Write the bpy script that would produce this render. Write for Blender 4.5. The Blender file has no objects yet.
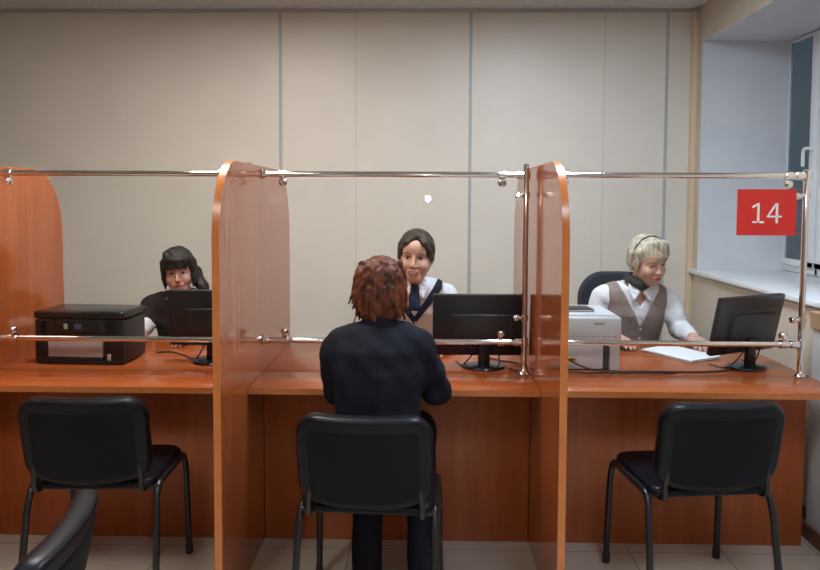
import bpy, bmesh, math, random
import numpy as np
from mathutils import Vector, Matrix
random.seed(7)
SC = bpy.context.scene
COL = SC.collection
PI = math.pi

# ------------------------------------------------------------------ materials
def mat(name, col, rough=0.5, metal=0.0, spec=0.5, coat=0.0, sss=0.0, emit=None, estr=0.0):
    m = bpy.data.materials.new(name); m.use_nodes = True
    b = m.node_tree.nodes['Principled BSDF']
    b.inputs['Base Color'].default_value = (*col, 1)
    b.inputs['Roughness'].default_value = rough
    b.inputs['Metallic'].default_value = metal
    b.inputs['Specular IOR Level'].default_value = spec
    b.inputs['Coat Weight'].default_value = coat
    b.inputs['Coat Roughness'].default_value = 0.10
    if sss:
        b.inputs['Subsurface Weight'].default_value = sss
        b.inputs['Subsurface Radius'].default_value = (0.01, 0.004, 0.002)
    if emit:
        b.inputs['Emission Color'].default_value = (*emit, 1)
        b.inputs['Emission Strength'].default_value = estr
    return m

def nodes(m): return m.node_tree.nodes, m.node_tree.links, m.node_tree.nodes['Principled BSDF']

def noise_tint(m, c1, c2, scale=(1, 1, 1), detail=4, nscale=5.0, bump=0.0, lo=0.35, hi=0.65):
    n, l, b = nodes(m)
    tc = n.new('ShaderNodeTexCoord'); mp = n.new('ShaderNodeMapping')
    mp.inputs['Scale'].default_value = scale
    nz = n.new('ShaderNodeTexNoise'); nz.inputs['Scale'].default_value = nscale; nz.inputs['Detail'].default_value = detail
    cr = n.new('ShaderNodeValToRGB')
    cr.color_ramp.elements[0].position = lo; cr.color_ramp.elements[0].color = (*c1, 1)
    cr.color_ramp.elements[1].position = hi; cr.color_ramp.elements[1].color = (*c2, 1)
    l.new(tc.outputs['Object'], mp.inputs['Vector']); l.new(mp.outputs['Vector'], nz.inputs['Vector'])
    l.new(nz.outputs['Fac'], cr.inputs['Fac']); l.new(cr.outputs['Color'], b.inputs['Base Color'])
    if bump:
        bp = n.new('ShaderNodeBump'); bp.inputs['Strength'].default_value = bump; bp.inputs['Distance'].default_value = 0.004
        l.new(nz.outputs['Fac'], bp.inputs['Height']); l.new(bp.outputs['Normal'], b.inputs['Normal'])
    return m

M = {}
WOOD1, WOOD2 = (0.31, 0.072, 0.019), (0.375, 0.097, 0.025)
M['wood_v'] = noise_tint(mat('laminate_upright', WOOD1, 0.13, coat=0.4), WOOD1, WOOD2, (14, 14, 0.7), 6, 2.2)
M['wood_h'] = noise_tint(mat('laminate_flat', WOOD1, 0.24), WOOD1, WOOD2, (0.7, 14, 14), 6, 2.2)
M['wood_panel'] = noise_tint(mat('laminate_modesty', WOOD1, 0.3), WOOD1, WOOD2, (14, 14, 0.7), 6, 2.2)
M['edge'] = noise_tint(mat('edge_band', WOOD2, 0.25), (0.52, 0.17, 0.048), (0.58, 0.20, 0.058), (3, 3, 3), 3, 3)
M['chrome'] = mat('chrome', (0.78, 0.77, 0.77), 0.09, 1.0)
M['wall'] = noise_tint(mat('wall_panel', (0.55, 0.48, 0.39), 0.42), (0.655, 0.60, 0.53), (0.685, 0.63, 0.555), (1, 1, 1), 5, 3)
M['far_wall'] = mat('waiting_area_paint', (0.30, 0.27, 0.24), 0.7)
M['strip'] = mat('wall_strip', (0.40, 0.39, 0.37), 0.4)
M['seam'] = mat('wall_seam', (0.56, 0.51, 0.44), 0.5)
M['corner'] = mat('corner_strip', (0.64, 0.50, 0.34), 0.5)
M['niche'] = noise_tint(mat('niche_paint', (0.6, 0.6, 0.62), 0.6), (0.60, 0.62, 0.66), (0.66, 0.67, 0.70), (1, 1, 1), 5, 4)
M['beige_wall'] = noise_tint(mat('side_wall_paint', (0.55, 0.47, 0.38), 0.6), (0.53, 0.45, 0.36), (0.58, 0.5, 0.41), (1, 1, 1), 5, 4)
M['ceiling'] = noise_tint(mat('ceiling_tile', (0.6, 0.58, 0.55), 0.8), (0.55, 0.53, 0.51), (0.62, 0.60, 0.58), (1, 1, 1), 4, 30)
M['sill'] = mat('white_plastic_sill', (0.72, 0.74, 0.77), 0.3)
M['white_plastic'] = mat('white_plastic', (0.72, 0.74, 0.76), 0.35)
M['baseboard'] = mat('brown_baseboard', (0.20, 0.08, 0.045), 0.4)
M['tan'] = mat('tan_board', (0.50, 0.33, 0.19), 0.5)
M['black_plastic'] = noise_tint(mat('black_plastic', (0.012, 0.012, 0.014), 0.4), (0.010, 0.010, 0.012), (0.016, 0.016, 0.019), (1, 1, 1), 3, 40)
M['black_gloss'] = mat('black_gloss', (0.008, 0.008, 0.011), 0.22)
M['monitor'] = mat('monitor_shell', (0.012, 0.013, 0.02), 0.33)
M['screen'] = mat('screen_glass', (0.01, 0.01, 0.012), 0.15)
M['leather'] = noise_tint(mat('black_leatherette', (0.010, 0.011, 0.014), 0.36, spec=0.22), (0.0035, 0.0045, 0.0075), (0.006, 0.007, 0.011), (1, 1, 1), 4, 60, 0.08)
M['shell'] = mat('chair_back_shell', (0.0035, 0.0045, 0.008), 0.6, spec=0.18)
M['tube'] = mat('black_tube', (0.012, 0.012, 0.014), 0.3)
M['mesh_fabric'] = mat('office_chair_fabric', (0.018, 0.022, 0.035), 0.8)
M['printer_white'] = noise_tint(mat('printer_white', (0.62, 0.63, 0.65), 0.4), (0.58, 0.59, 0.61), (0.63, 0.64, 0.66), (1, 1, 1), 3, 8)
M['printer_grey'] = mat('printer_grey', (0.36, 0.37, 0.40), 0.45)
M['printer_dark'] = mat('printer_dark', (0.05, 0.055, 0.065), 0.45)
M['paper'] = mat('white_paper', (0.80, 0.81, 0.83), 0.6)
M['paper_grey'] = mat('paper_in_tray', (0.42, 0.37, 0.36), 0.6)
M['yellow'] = mat('yellow_sticker', (0.62, 0.42, 0.03), 0.5)
M['btn'] = mat('pale_button', (0.30, 0.40, 0.42), 0.4)
M['led'] = mat('blue_display', (0.05, 0.09, 0.16), 0.2)
M['red'] = mat('sign_red', (0.70, 0.026, 0.022), 0.35)
M['white'] = mat('sign_white', (0.92, 0.92, 0.92), 0.5)
M['skin'] = noise_tint(mat('skin', (0.55, 0.32, 0.23), 0.45, sss=0.12), (0.53, 0.30, 0.22), (0.58, 0.34, 0.25), (1, 1, 1), 3, 20)
M['skin_pink'] = noise_tint(mat('skin_rosy', (0.55, 0.3, 0.23), 0.45, sss=0.12), (0.53, 0.28, 0.215), (0.58, 0.32, 0.25), (1, 1, 1), 3, 20)
M['lips'] = mat('lips', (0.36, 0.07, 0.07), 0.35)
M['eye_white'] = mat('eye_white', (0.62, 0.6, 0.58), 0.2)
M['iris'] = mat('iris', (0.02, 0.016, 0.014), 0.2)
M['teeth'] = mat('teeth', (0.75, 0.72, 0.68), 0.3)
def hair_mat(nm, a, b, sc=(38, 38, 5)):
    return noise_tint(mat(nm, a, 0.55, spec=0.3), a, b, sc, 5, 2.0, 0.4, 0.36, 0.64)
M['hair_red'] = hair_mat('red_brown_hair', (0.030, 0.009, 0.005), (0.17, 0.046, 0.018), (30, 30, 7))
M['hair_brown'] = hair_mat('brown_hair', (0.022, 0.015, 0.011), (0.065, 0.046, 0.033))
M['hair_black'] = hair_mat('dark_hair', (0.008, 0.006, 0.006), (0.03, 0.022, 0.02))
M['hair_blond'] = hair_mat('blond_hair', (0.25, 0.21, 0.13), (0.56, 0.52, 0.42))
M['brow'] = mat('eyebrow', (0.06, 0.04, 0.03), 0.7)
M['brow_light'] = mat('eyebrow_light', (0.25, 0.17, 0.1), 0.7)
def cloth(nm, a, b, s=60): return noise_tint(mat(nm, a, 0.85, spec=0.2), a, b, (1, 1, 1), 4, s, 0.25)
M['navy'] = cloth('navy_wool', (0.006, 0.007, 0.013), (0.011, 0.013, 0.023), 14)
M['trouser'] = cloth('dark_trousers', (0.007, 0.008, 0.014), (0.012, 0.013, 0.022), 14)
M['shirt'] = cloth('white_shirt', (0.68, 0.68, 0.72), (0.76, 0.76, 0.80), 18)
M['vest_tan'] = cloth('taupe_vest', (0.44, 0.345, 0.29), (0.50, 0.395, 0.335))
M['vest_grey'] = cloth('grey_taupe_vest', (0.24, 0.185, 0.165), (0.30, 0.235, 0.21))
M['vest_dark'] = cloth('dark_plum_vest', (0.018, 0.013, 0.014), (0.030, 0.022, 0.024))
M['navy_trim'] = cloth('navy_trim', (0.010, 0.012, 0.028), (0.018, 0.02, 0.042))
M['scarf_dark'] = cloth('dark_scarf', (0.022, 0.02, 0.022), (0.05, 0.045, 0.045), 40)
M['button'] = mat('vest_button', (0.55, 0.48, 0.42), 0.3)
M['shoe'] = mat('black_shoe', (0.01, 0.01, 0.01), 0.3)

# thin clear glass: Fresnel mix of see-through and mirror
def glass_mat(name, tint, ior=1.45):
    m = bpy.data.materials.new(name); m.use_nodes = True
    n = m.node_tree.nodes; l = m.node_tree.links
    n.remove(n['Principled BSDF'])
    out = n['Material Output']
    tr = n.new('ShaderNodeBsdfTransparent'); tr.inputs['Color'].default_value = (*tint, 1)
    gl = n.new('ShaderNodeBsdfGlossy'); gl.inputs['Roughness'].default_value = 0.0
    lw = n.new('ShaderNodeLayerWeight'); lw.inputs['Blend'].default_value = 0.5
    pw = n.new('ShaderNodeMath'); pw.operation = 'POWER'; pw.inputs[1].default_value = 5.0
    f0 = ((ior - 1) / (ior + 1)) ** 2
    fr = n.new('ShaderNodeMath'); fr.operation = 'MULTIPLY_ADD'; fr.inputs[1].default_value = 1 - f0; fr.inputs[2].default_value = f0
    l.new(lw.outputs['Facing'], pw.inputs[0]); l.new(pw.outputs[0], fr.inputs[0])
    mx = n.new('ShaderNodeMixShader')
    l.new(fr.outputs[0], mx.inputs['Fac']); l.new(tr.outputs['BSDF'], mx.inputs[1]); l.new(gl.outputs['BSDF'], mx.inputs[2])
    l.new(mx.outputs['Shader'], out.inputs['Surface'])
    return m
M['glass'] = glass_mat('screen_glass_clear', (0.985, 0.99, 0.985), 1.3)
M['window_glass'] = glass_mat('window_pane_glass', (0.8, 0.85, 0.9), 1.5)

# floor tiles
def floor_mat():
    m = mat('floor_tiles', (0.4, 0.36, 0.3), 0.25)
    n, l, b = nodes(m)
    tc = n.new('ShaderNodeTexCoord'); mp = n.new('ShaderNodeMapping')
    mp.inputs['Location'].default_value = (-0.089, 0.07, 0)
    br = n.new('ShaderNodeTexBrick'); br.offset = 0.0; br.squash = 1.0
    br.inputs['Scale'].default_value = 1.0; br.inputs['Brick Width'].default_value = 0.4; br.inputs['Row Height'].default_value = 0.4
    br.inputs['Mortar Size'].default_value = 0.003; br.inputs['Mortar Smooth'].default_value = 0.2
    br.inputs['Color1'].default_value = (0.60, 0.54, 0.46, 1); br.inputs['Color2'].default_value = (0.63, 0.57, 0.485, 1)
    br.inputs['Mortar'].default_value = (0.33, 0.29, 0.25, 1)
    nz = n.new('ShaderNodeTexNoise'); nz.inputs['Scale'].default_value = 7; nz.inputs['Detail'].default_value = 6
    mx = n.new('ShaderNodeMix'); mx.data_type = 'RGBA'; mx.blend_type = 'MULTIPLY'; mx.inputs[0].default_value = 0.12
    l.new(tc.outputs['Object'], mp.inputs['Vector']); l.new(mp.outputs['Vector'], br.inputs['Vector'])
    l.new(tc.outputs['Object'], nz.inputs['Vector'])
    l.new(br.outputs['Color'], mx.inputs[6]); l.new(nz.outputs['Color'], mx.inputs[7]); l.new(mx.outputs[2], b.inputs['Base Color'])
    return m
M['floor'] = floor_mat()

# ------------------------------------------------------------------ mesh helpers
def link_mesh(name, me, m, parent=None, loc=(0, 0, 0), rz=0, smooth=True):
    o = bpy.data.objects.new(name, me); COL.objects.link(o)
    for mm in (m if isinstance(m, (list, tuple)) else [m]): me.materials.append(mm)
    if smooth:
        me.polygons.foreach_set('use_smooth', [True] * len(me.polygons))
        try: me.set_sharp_from_angle(angle=math.radians(38))
        except Exception: pass
    if parent: o.parent = parent
    o.location = loc; o.rotation_euler = (0, 0, rz)
    return o

class MB:
    def __init__(s): s.bm = bmesh.new()
    def merge(s, bm2, mtx=None):
        if mtx is not None: bmesh.ops.transform(bm2, matrix=mtx, verts=bm2.verts)
        me = bpy.data.meshes.new('tmp'); bm2.to_mesh(me); bm2.free(); s.bm.from_mesh(me); bpy.data.meshes.remove(me)
        return s
    def box(s, x0, x1, y0, y1, z0, z1, bev=0.0, seg=2, mtx=None, mi=0):
        b = bmesh.new(); bmesh.ops.create_cube(b, size=1)
        for v in b.verts: v.co = Vector(((x0 + x1) / 2 + v.co.x * (x1 - x0), (y0 + y1) / 2 + v.co.y * (y1 - y0), (z0 + z1) / 2 + v.co.z * (z1 - z0)))
        if bev: bmesh.ops.bevel(b, geom=list(b.edges), offset=bev, segments=seg, affect='EDGES', profile=0.5)
        for f in b.faces: f.material_index = mi
        return s.merge(b, mtx)
    def prism(s, pts, axis, a, b_):
        """polygon pts (2D) extruded along axis from a to b"""
        b = bmesh.new()
        def P(p, t): return {'x': (t, p[0], p[1]), 'y': (p[0], t, p[1]), 'z': (p[0], p[1], t)}[axis]
        A = [b.verts.new(P(p, a)) for p in pts]; B = [b.verts.new(P(p, b_)) for p in pts]
        b.faces.new(A); b.faces.new(B[::-1])
        for i in range(len(pts)):
            j = (i + 1) % len(pts); b.faces.new((A[i], B[i], B[j], A[j]))
        bmesh.ops.recalc_face_normals(b, faces=b.faces)
        return s.merge(b)
    def ring(s, p_out, p_in, axis, a, b_):
        b = bmesh.new()
        def P(p, t): return {'x': (t, p[0], p[1]), 'y': (p[0], t, p[1]), 'z': (p[0], p[1], t)}[axis]
        n = len(p_out)
        L = [[b.verts.new(P(p, t)) for p in pp] for pp, t in ((p_out, a), (p_out, b_), (p_in, b_), (p_in, a))]
        for i in range(n):
            j = (i + 1) % n
            for k in range(4):
                A, B = L[k], L[(k + 1) % 4]
                b.faces.new((A[i], A[j], B[j], B[i]))
        bmesh.ops.recalc_face_normals(b, faces=b.faces)
        return s.merge(b)
    def tube(s, path, r, n=12, cap=True, sq=(1, 1)):
        pts = [Vector(p) for p in path]
        rs = r if isinstance(r, (list, tuple)) else [r] * len(pts)
        b = bmesh.new(); rings = []
        t = (pts[1] - pts[0]).normalized()
        up = Vector((0, 0, 1)) if abs(t.z) < 0.9 else Vector((0, 1, 0))
        nrm = t.cross(up).normalized()
        for i, p in enumerate(pts):
            if 0 < i < len(pts) - 1: t2 = ((pts[i + 1] - p).normalized() + (p - pts[i - 1]).normalized()).normalized()
            elif i == 0: t2 = (pts[1] - p).normalized()
            else: t2 = (p - pts[i - 1]).normalized()
            q = t.rotation_difference(t2); nrm = q @ nrm; t = t2
            bn = t.cross(nrm).normalized()
            rings.append([b.verts.new(p + (nrm * math.cos(2 * PI * k / n) * sq[0] + bn * math.sin(2 * PI * k / n) * sq[1]) * rs[i]) for k in range(n)])
        for A, B in zip(rings, rings[1:]):
            for k in range(n):
                b.faces.new((A[k], A[(k + 1) % n], B[(k + 1) % n], B[k]))
        if cap: b.faces.new(rings[0][::-1]); b.faces.new(rings[-1])
        bmesh.ops.recalc_face_normals(b, faces=b.faces)
        return s.merge(b)
    def lathe(s, prof, n=24, mtx=None, cx=1, cy=1):
        b = bmesh.new(); rings = []
        for r, z in prof:
            rings.append([b.verts.new((max(r, 1e-5) * math.cos(2 * PI * k / n) * cx, max(r, 1e-5) * math.sin(2 * PI * k / n) * cy, z)) for k in range(n)])
        for A, B in zip(rings, rings[1:]):
            for k in range(n): b.faces.new((A[k], A[(k + 1) % n], B[(k + 1) % n], B[k]))
        b.faces.new(rings[0][::-1]); b.faces.new(rings[-1])
        bmesh.ops.remove_doubles(b, verts=b.verts, dist=1e-6)
        bmesh.ops.recalc_face_normals(b, faces=b.faces)
        return s.merge(b, mtx)
    def sphere(s, c, r, sc=(1, 1, 1)):
        b = bmesh.new(); bmesh.ops.create_uvsphere(b, u_segments=16, v_segments=10, radius=r)
        return s.merge(b, Matrix.Translation(c) @ Matrix.Diagonal((*sc, 1)))
    def build(s, name, m, parent=None, loc=(0, 0, 0), rz=0, smooth=True):
        me = bpy.data.meshes.new(name); s.bm.to_mesh(me); s.bm.free()
        return link_mesh(name, me, m, parent, loc, rz, smooth)

def bez(pts, n=24):
    """Catmull-Rom through pts"""
    P = [Vector(p) for p in pts]; P = [2 * P[0] - P[1]] + P + [2 * P[-1] - P[-2]]
    out = []; k = max(2, n // (len(P) - 3))
    for i in range(1, len(P) - 2):
        for j in range(k):
            t = j / k; a, b, c, d = P[i - 1:i + 3]
            out.append(0.5 * ((2 * b) + (c - a) * t + (2 * a - 5 * b + 4 * c - d) * t * t + (3 * b - a - 3 * c + d) * t ** 3))
    out.append(P[-2]); return out

def tag(o, label=None, cat=None, group=None, kind=None):
    if label: o['label'] = label
    if cat: o['category'] = cat
    if group: o['group'] = group
    if kind: o['kind'] = kind
    return o

def thing(name, label, cat, loc=(0, 0, 0), rz=0, group=None):
    o = bpy.data.objects.new(name, None); COL.objects.link(o)
    o.location = loc; o.rotation_euler = (0, 0, rz); o.empty_display_size = 0.1
    return tag(o, label, cat, group)

def struct(mb, name, m, parent=None, smooth=False):
    o = mb.build(name, m, parent, smooth=smooth)
    o['kind'] = 'structure'
    return o

def copy_thing(root, loc, rz, label):
    r = root.copy(); COL.objects.link(r); r.location = loc; r.rotation_euler = (0, 0, rz); r['label'] = label
    for ch in list(root.children):
        c = ch.copy(); COL.objects.link(c); c.parent = r
        for g in list(ch.children):
            d = g.copy(); COL.objects.link(d); d.parent = c
    return r

# ------------------------------------------------------------------ room
XL, XRW, YB, YF, ZC = -3.4, 1.816, 1.75, -4.6, 2.786
struct(MB().box(XL - 0.1, XRW + 0.9, YF - 0.1, YB + 0.1, -0.1, 0), 'floor', M['floor'])
struct(MB().box(XL - 0.1, XRW + 0.9, YF - 0.1, YB + 0.1, ZC, ZC + 0.1), 'ceiling', M['ceiling'])
struct(MB().box(XL - 0.1, XRW + 0.121, YB, YB + 0.1, 0, ZC), 'wall_back', M['wall'])
struct(MB().box(XL - 0.1, XL, YF, YB, 0, ZC), 'wall_left', M['far_wall'])
struct(MB().box(XL - 0.1, XRW + 0.9, YF - 0.1, YF, 0, ZC), 'wall_front', M['far_wall'])
# right wall with a deep window recess
NY0, NY1, NZ0, NZ1, NX = 0.10, 1.635, 1.05, 2.551, 2.40
rw = MB()
rw.box(XRW, XRW + 0.12, NY1, YB, 0, ZC).box(XRW, XRW + 0.12, YF, NY0, 0, ZC)
rw.box(XRW, XRW + 0.12, NY0, NY1, NZ1, ZC).box(XRW, XRW + 0.12, NY0, NY1, 0, NZ0 - 0.03)
struct(rw, 'wall_right', M['beige_wall'])
nb = MB()
nb.box(XRW + 0.0015, NX - 0.008, NY1 - 0.004, NY1 + 0.06, NZ0 - 0.03, NZ1 + 0.06)           # far reveal
nb.box(XRW + 0.0015, NX - 0.008, NY0 - 0.06, NY0 + 0.004, NZ0 - 0.03, NZ1 + 0.06)           # near reveal
nb.box(XRW + 0.0015, NX - 0.008, NY0, NY1, NZ1 - 0.004, NZ1 + 0.06)                         # soffit
struct(nb, 'trim_1', M['niche'])
sl = MB().box(XRW - 0.035, NX - 0.02, NY0 + 0.002, NY1 + 0.075, NZ0 - 0.028, NZ0 + 0.002, 0.006)
struct(sl, 'trim_2', M['sill'], smooth=True)
# window
wx = NX - 0.02
wf = MB()
for a, b in ((NY0 + 0.001, NY0 + 0.06), (NY1 - 0.0075, NY1 - 0.005), (1.235, 1.265)): wf.box(wx, wx + (0.06 if a < 1.5 else 0.018), a, b, NZ0 + 0.003, NZ1 - 0.005, 0.003)
wf.box(wx, wx + 0.06, NY0 + 0.002, NY1 - 0.006, NZ0 + 0.003, NZ0 + 0.05, 0.004)
wf.box(wx, wx + 0.06, NY0 + 0.002, NY1 - 0.006, NZ1 - 0.016, NZ1 - 0.005, 0.002)
win = wf.build('window_1', M['white_plastic']); tag(win, kind='structure')
for y0, y1 in ((NY0 + 0.055, 1.24), (1.26, NY1 - 0.0078)):
    sash = MB()
    st0, st1 = (0.07, 0.07) if y1 < 1.5 else (0.085, 0.0)
    sash.box(wx - 0.014, wx + 0.03, y0, y0 + st0, NZ0 + 0.045, NZ1 - 0.014, 0.004)
    if st1: sash.box(wx - 0.014, wx + 0.03, y1 - st1, y1, NZ0 + 0.045, NZ1 - 0.014, 0.002)
    sash.box(wx - 0.014, wx + 0.03, y0, y1, NZ0 + 0.045, NZ0 + 0.083, 0.003)
    sash.box(wx - 0.014, wx + 0.03, y0, y1, NZ1 - 0.024, NZ1 - 0.014, 0.002)
    sash.build('sash_frame', M['white_plastic'], win)
MB().box(wx + 0.008, wx + 0.014, NY0 + 0.1, NY1 - 0.008, NZ0 + 0.07, NZ1 - 0.018).build('pane', M['window_glass'], win)
# dim night outside: a dark yard wall a little way off
MB().tube(bez([(wx - 0.013, 1.30, 1.82), (wx - 0.04, 1.302, 1.828), (wx - 0.052, 1.325, 1.825), (wx - 0.052, 1.338, 1.80), (wx - 0.050, 1.342, 1.72)], 20), 0.010).build('window_handle', M['white_plastic'], win)
# back wall joint strips
tr = MB()
for x in (-0.977, 0.312, 1.627): tr.box(x - 0.010, x + 0.010, YB - 0.006, YB, 0.06, ZC - 0.02, 0.002)
struct(tr, 'trim_3', M['strip'])
tr = MB()
for x in (-0.464, 1.211): tr.box(x - 0.003, x + 0.003, YB - 0.002, YB, 0.06, ZC - 0.02)
struct(tr, 'trim_4', M['seam'])
struct(MB().box(XL, XRW, YB - 0.022, YB, ZC - 0.022, ZC, 0.004), 'trim_5', M['strip'])
struct(MB().box(XRW - 0.035, XRW - 0.0005, YB - 0.05, YB - 0.0005, 0.06, ZC - 0.022, 0.004), 'trim_6', M['corner'])
struct(MB().box(XL, XRW, YB - 0.014, YB, 0, 0.07, 0.003), 'baseboard_back', M['baseboard'])
# boxed-in lower part of the right wall near the desk end
struct(MB().box(1.72, XRW - 0.001, -1.2, 0.088, 0, 0.945), 'trim_7', M['niche'])
struct(MB().box(1.71, XRW - 0.001, -1.2, 0.098, 0.945, 1.02, 0.004), 'trim_8', M['tan'])
br = MB(); br.box(1.706, 1.72, -1.2, 0.10, 0, 0.07, 0.003); br.box(XRW - 0.012, XRW, 0.10, YB, 0, 0.07, 0.003)
struct(br, 'baseboard_right', M['baseboard'])

# ------------------------------------------------------------------ dividers
def divider_outline(inset=0.0, n=14):
    y0, y1, zt = -0.636 + inset, 0.597 - inset, 1.644 - inset
    P = [(y0, 0.0), (y0, 1.344)]
    ra, rb = 0.22 - inset, 0.30 - inset
    for i in range(1, n + 1):
        a = PI - i / n * PI / 2; P.append((y0 + ra + ra * math.cos(a), 1.344 + rb * math.sin(a)))
    ra, rb = 0.25 - inset, 0.32 - inset
    for i in range(0, n + 1):
        a = PI / 2 - i / n * PI / 2; P.append((y1 - ra + ra * math.cos(a), 1.324 + rb * math.sin(a)))
    P.append((y1, 0.0)); return P
def divider(xr, label):
    t = thing('desk_divider', label, 'partition', (xr - 0.013, 0, 0), 0, 'wooden dividers between the desks')
    p = MB().prism(divider_outline(0.0025), 'x', -0.0125, 0.0125).build('panel', M['wood_v'], t)
    po, pi_ = divider_outline(0), divider_outline(0.0026)
    MB().ring(po, pi_, 'x', -0.013, 0.013).build('edge_band', M['edge'], t)
    tag(t.children[1], 'bright orange edge band')
    return t
DXL, DXR, DX0 = -0.696, 0.4935, -1.886
divider(DXL, 'tall rounded wooden divider standing left of the seated customer')
divider(DXR, 'tall rounded wooden divider just left of the white printer')
divider(DX0, 'wooden divider at the far left edge, behind the black printer')

# ------------------------------------------------------------------ desks
def desk(x0, x1, label, right_end=False):
    t = thing('counter_desk', label, 'desk', ((x0 + x1) / 2, 0, 0), 0, 'orange wooden service desks')
    w = (x1 - x0) / 2 - 0.0012
    MB().box(-w, w, 0.0015, 0.62, 0.725, 0.75, 0.0015).build('desktop', M['wood_h'], t)
    s = MB().box(-w, w, -0.264, 0.0, 0.7252, 0.7502, 0.0015).build('front_shelf', M['wood_h'], t)
    e = MB().box(-w, w, -0.2655, -0.264, 0.7252, 0.7500).build('edge_band', M['edge'], s)
    MB().box(-w, w - (0.008 if right_end else 0), 0.006, 0.024, 0.0, 0.7249, 0.001).build('modesty_panel', M['wood_panel'], t)
    for sx in (-1, 1):
        MB().box(sx * (w - 0.012) - 0.009, sx * (w - 0.012) + 0.009, 0.0245, 0.55, 0.0, 0.7249, 0.001).build('side_panel', M['wood_panel'], t)
    return t
desk(DX0, DXL - 0.026, 'orange wooden desk carrying the black printer')
desk(DXL, DXR - 0.026, 'orange wooden desk where the customer in navy sits')
desk(DXR, 1.665, 'orange wooden desk carrying the white printer and papers', True)

# ------------------------------------------------------------------ glass screens on chrome rails
ZR, ZL = 1.611, 0.8896
def screen(x0, x1, xp, zt, clamps, label, sides=True):
    t = thing('glass_screen', label, 'glass screen', (x0, 0, 0.75), 0, 'glass screens on chrome rails')
    g = lambda x: x - x0
    z = lambda v: v - 0.75
    MB().box(g(x0 + 0.03), g(xp - 0.022), -0.003, 0.003, z(ZL + 0.030), z(ZR - 0.026), 0.001, 1).build('glass_pane', M['glass'], t)
    X90 = Matrix.Rotation(PI / 2, 4, 'Y')
    for nm, zz in (('top_rail', ZR), ('bottom_rail', ZL)):
        r = MB().tube([(0.001, 0, z(zz)), (g(xp) - 0.012, 0, z(zz))], 0.0125, 20)
        r.lathe([(0.022, 0.0), (0.022, 0.004), (0.0165, 0.012), (0.0165, 0.02), (0.0125, 0.021)], 20, Matrix.Translation((0.001, 0, z(zz))) @ X90)
        r.lathe([(0.0165, -0.045), (0.0175, -0.044), (0.0175, -0.012)], 20, Matrix.Translation((g(xp), 0, z(zz))) @ X90)
        r.build(nm, M['chrome'], t)
    p = MB().tube([(g(xp), 0, z(0.7515)), (g(xp), 0, z(zt))], 0.0125, 20)
    p.lathe([(0.024, 0), (0.024, 0.004), (0.015, 0.014), (0.0125, 0.02)], 20, Matrix.Translation((g(xp), 0, z(0.7512))))
    p.lathe([(0.0125, 0), (0.0145, 0.001), (0.0145, 0.006), (0.006, 0.011)], 20, Matrix.Translation((g(xp), 0, z(zt))))
    for zz in (ZR, ZL):
        p.lathe([(0.0125, -0.021), (0.0175, -0.02), (0.0175, 0.02), (0.0125, 0.021)], 20, Matrix.Translation((g(xp), 0, z(zz))))
    p.build('post', M['chrome'], t)
    def clamp(px, zz, sgn):
        c = MB()
        c.lathe([(0.0126, -0.015), (0.0185, -0.014), (0.0185, 0.014), (0.0126, 0.015)], 20, Matrix.Translation((g(px), 0, z(zz))) @ X90)
        c.tube([(g(px), 0, z(zz + sgn * 0.014)), (g(px), 0, z(zz + sgn * 0.024))], 0.006, 12)
        f = Matrix.Translation((g(px), 0, z(zz + sgn * 0.036)))
        c.lathe([(0.005, -0.016), (0.0145, -0.012), (0.0185, -0.004), (0.0185, 0.005), (0.0145, 0.013), (0.005, 0.016)], 20, f)
        c.tube([(g(px), -0.019, z(zz + sgn * 0.036)), (g(px), 0.019, z(zz + sgn * 0.036))], 0.009, 16)
        c.build('clamp', M['chrome'], t)
    for px, which in clamps:
        clamp(px, ZR if which == 't' else ZL, -1 if which == 't' else 1)
    if sides:
        for zz in (1.526, 0.995):
            c = MB()
            c.lathe([(0.0126, -0.012), (0.0168, -0.0115), (0.0168, 0.0115), (0.0126, 0.012)], 20, Matrix.Translation((g(xp), 0, z(zz))))
            c.tube([(g(xp) - 0.014, 0, z(zz)), (g(xp) - 0.026, 0, z(zz))], 0.006, 12)
            c.lathe([(0.004, -0.013), (0.0125, -0.010), (0.015, -0.003), (0.015, 0.004), (0.012, 0.011), (0.004, 0.0135)], 20, Matrix.Translation((g(xp) - 0.036, 0, z(zz))) @ X90)
            c.tube([(g(xp) - 0.036, -0.019, z(zz)), (g(xp) - 0.036, 0.019, z(zz))], 0.009, 16)
            c.build('side_clamp', M['chrome'], t)
    return t
screen(DX0 + 0.001, DXL - 0.027, DXL - 0.026 - 0.031, 1.65, ((-1.804, 't'), (-0.87, 't'), (-1.799, 'b'), (-0.87, 'b')),
       'clear glass screen on chrome rails in front of the black printer')
screen(DXL + 0.001, DXR - 0.027, 0.437, 1.648, ((-0.606, 't'), (0.334, 't'), (-0.601, 'b'), (0.337, 'b')),
       'clear glass screen on chrome rails in front of the customer in navy')
screen(DXR + 0.001, 1.66, 1.622, 1.628, ((0.60, 't'), (1.548, 't'), (0.60, 'b'), (1.546, 'b')),
       'clear glass screen on chrome rails carrying the red sign')

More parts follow.
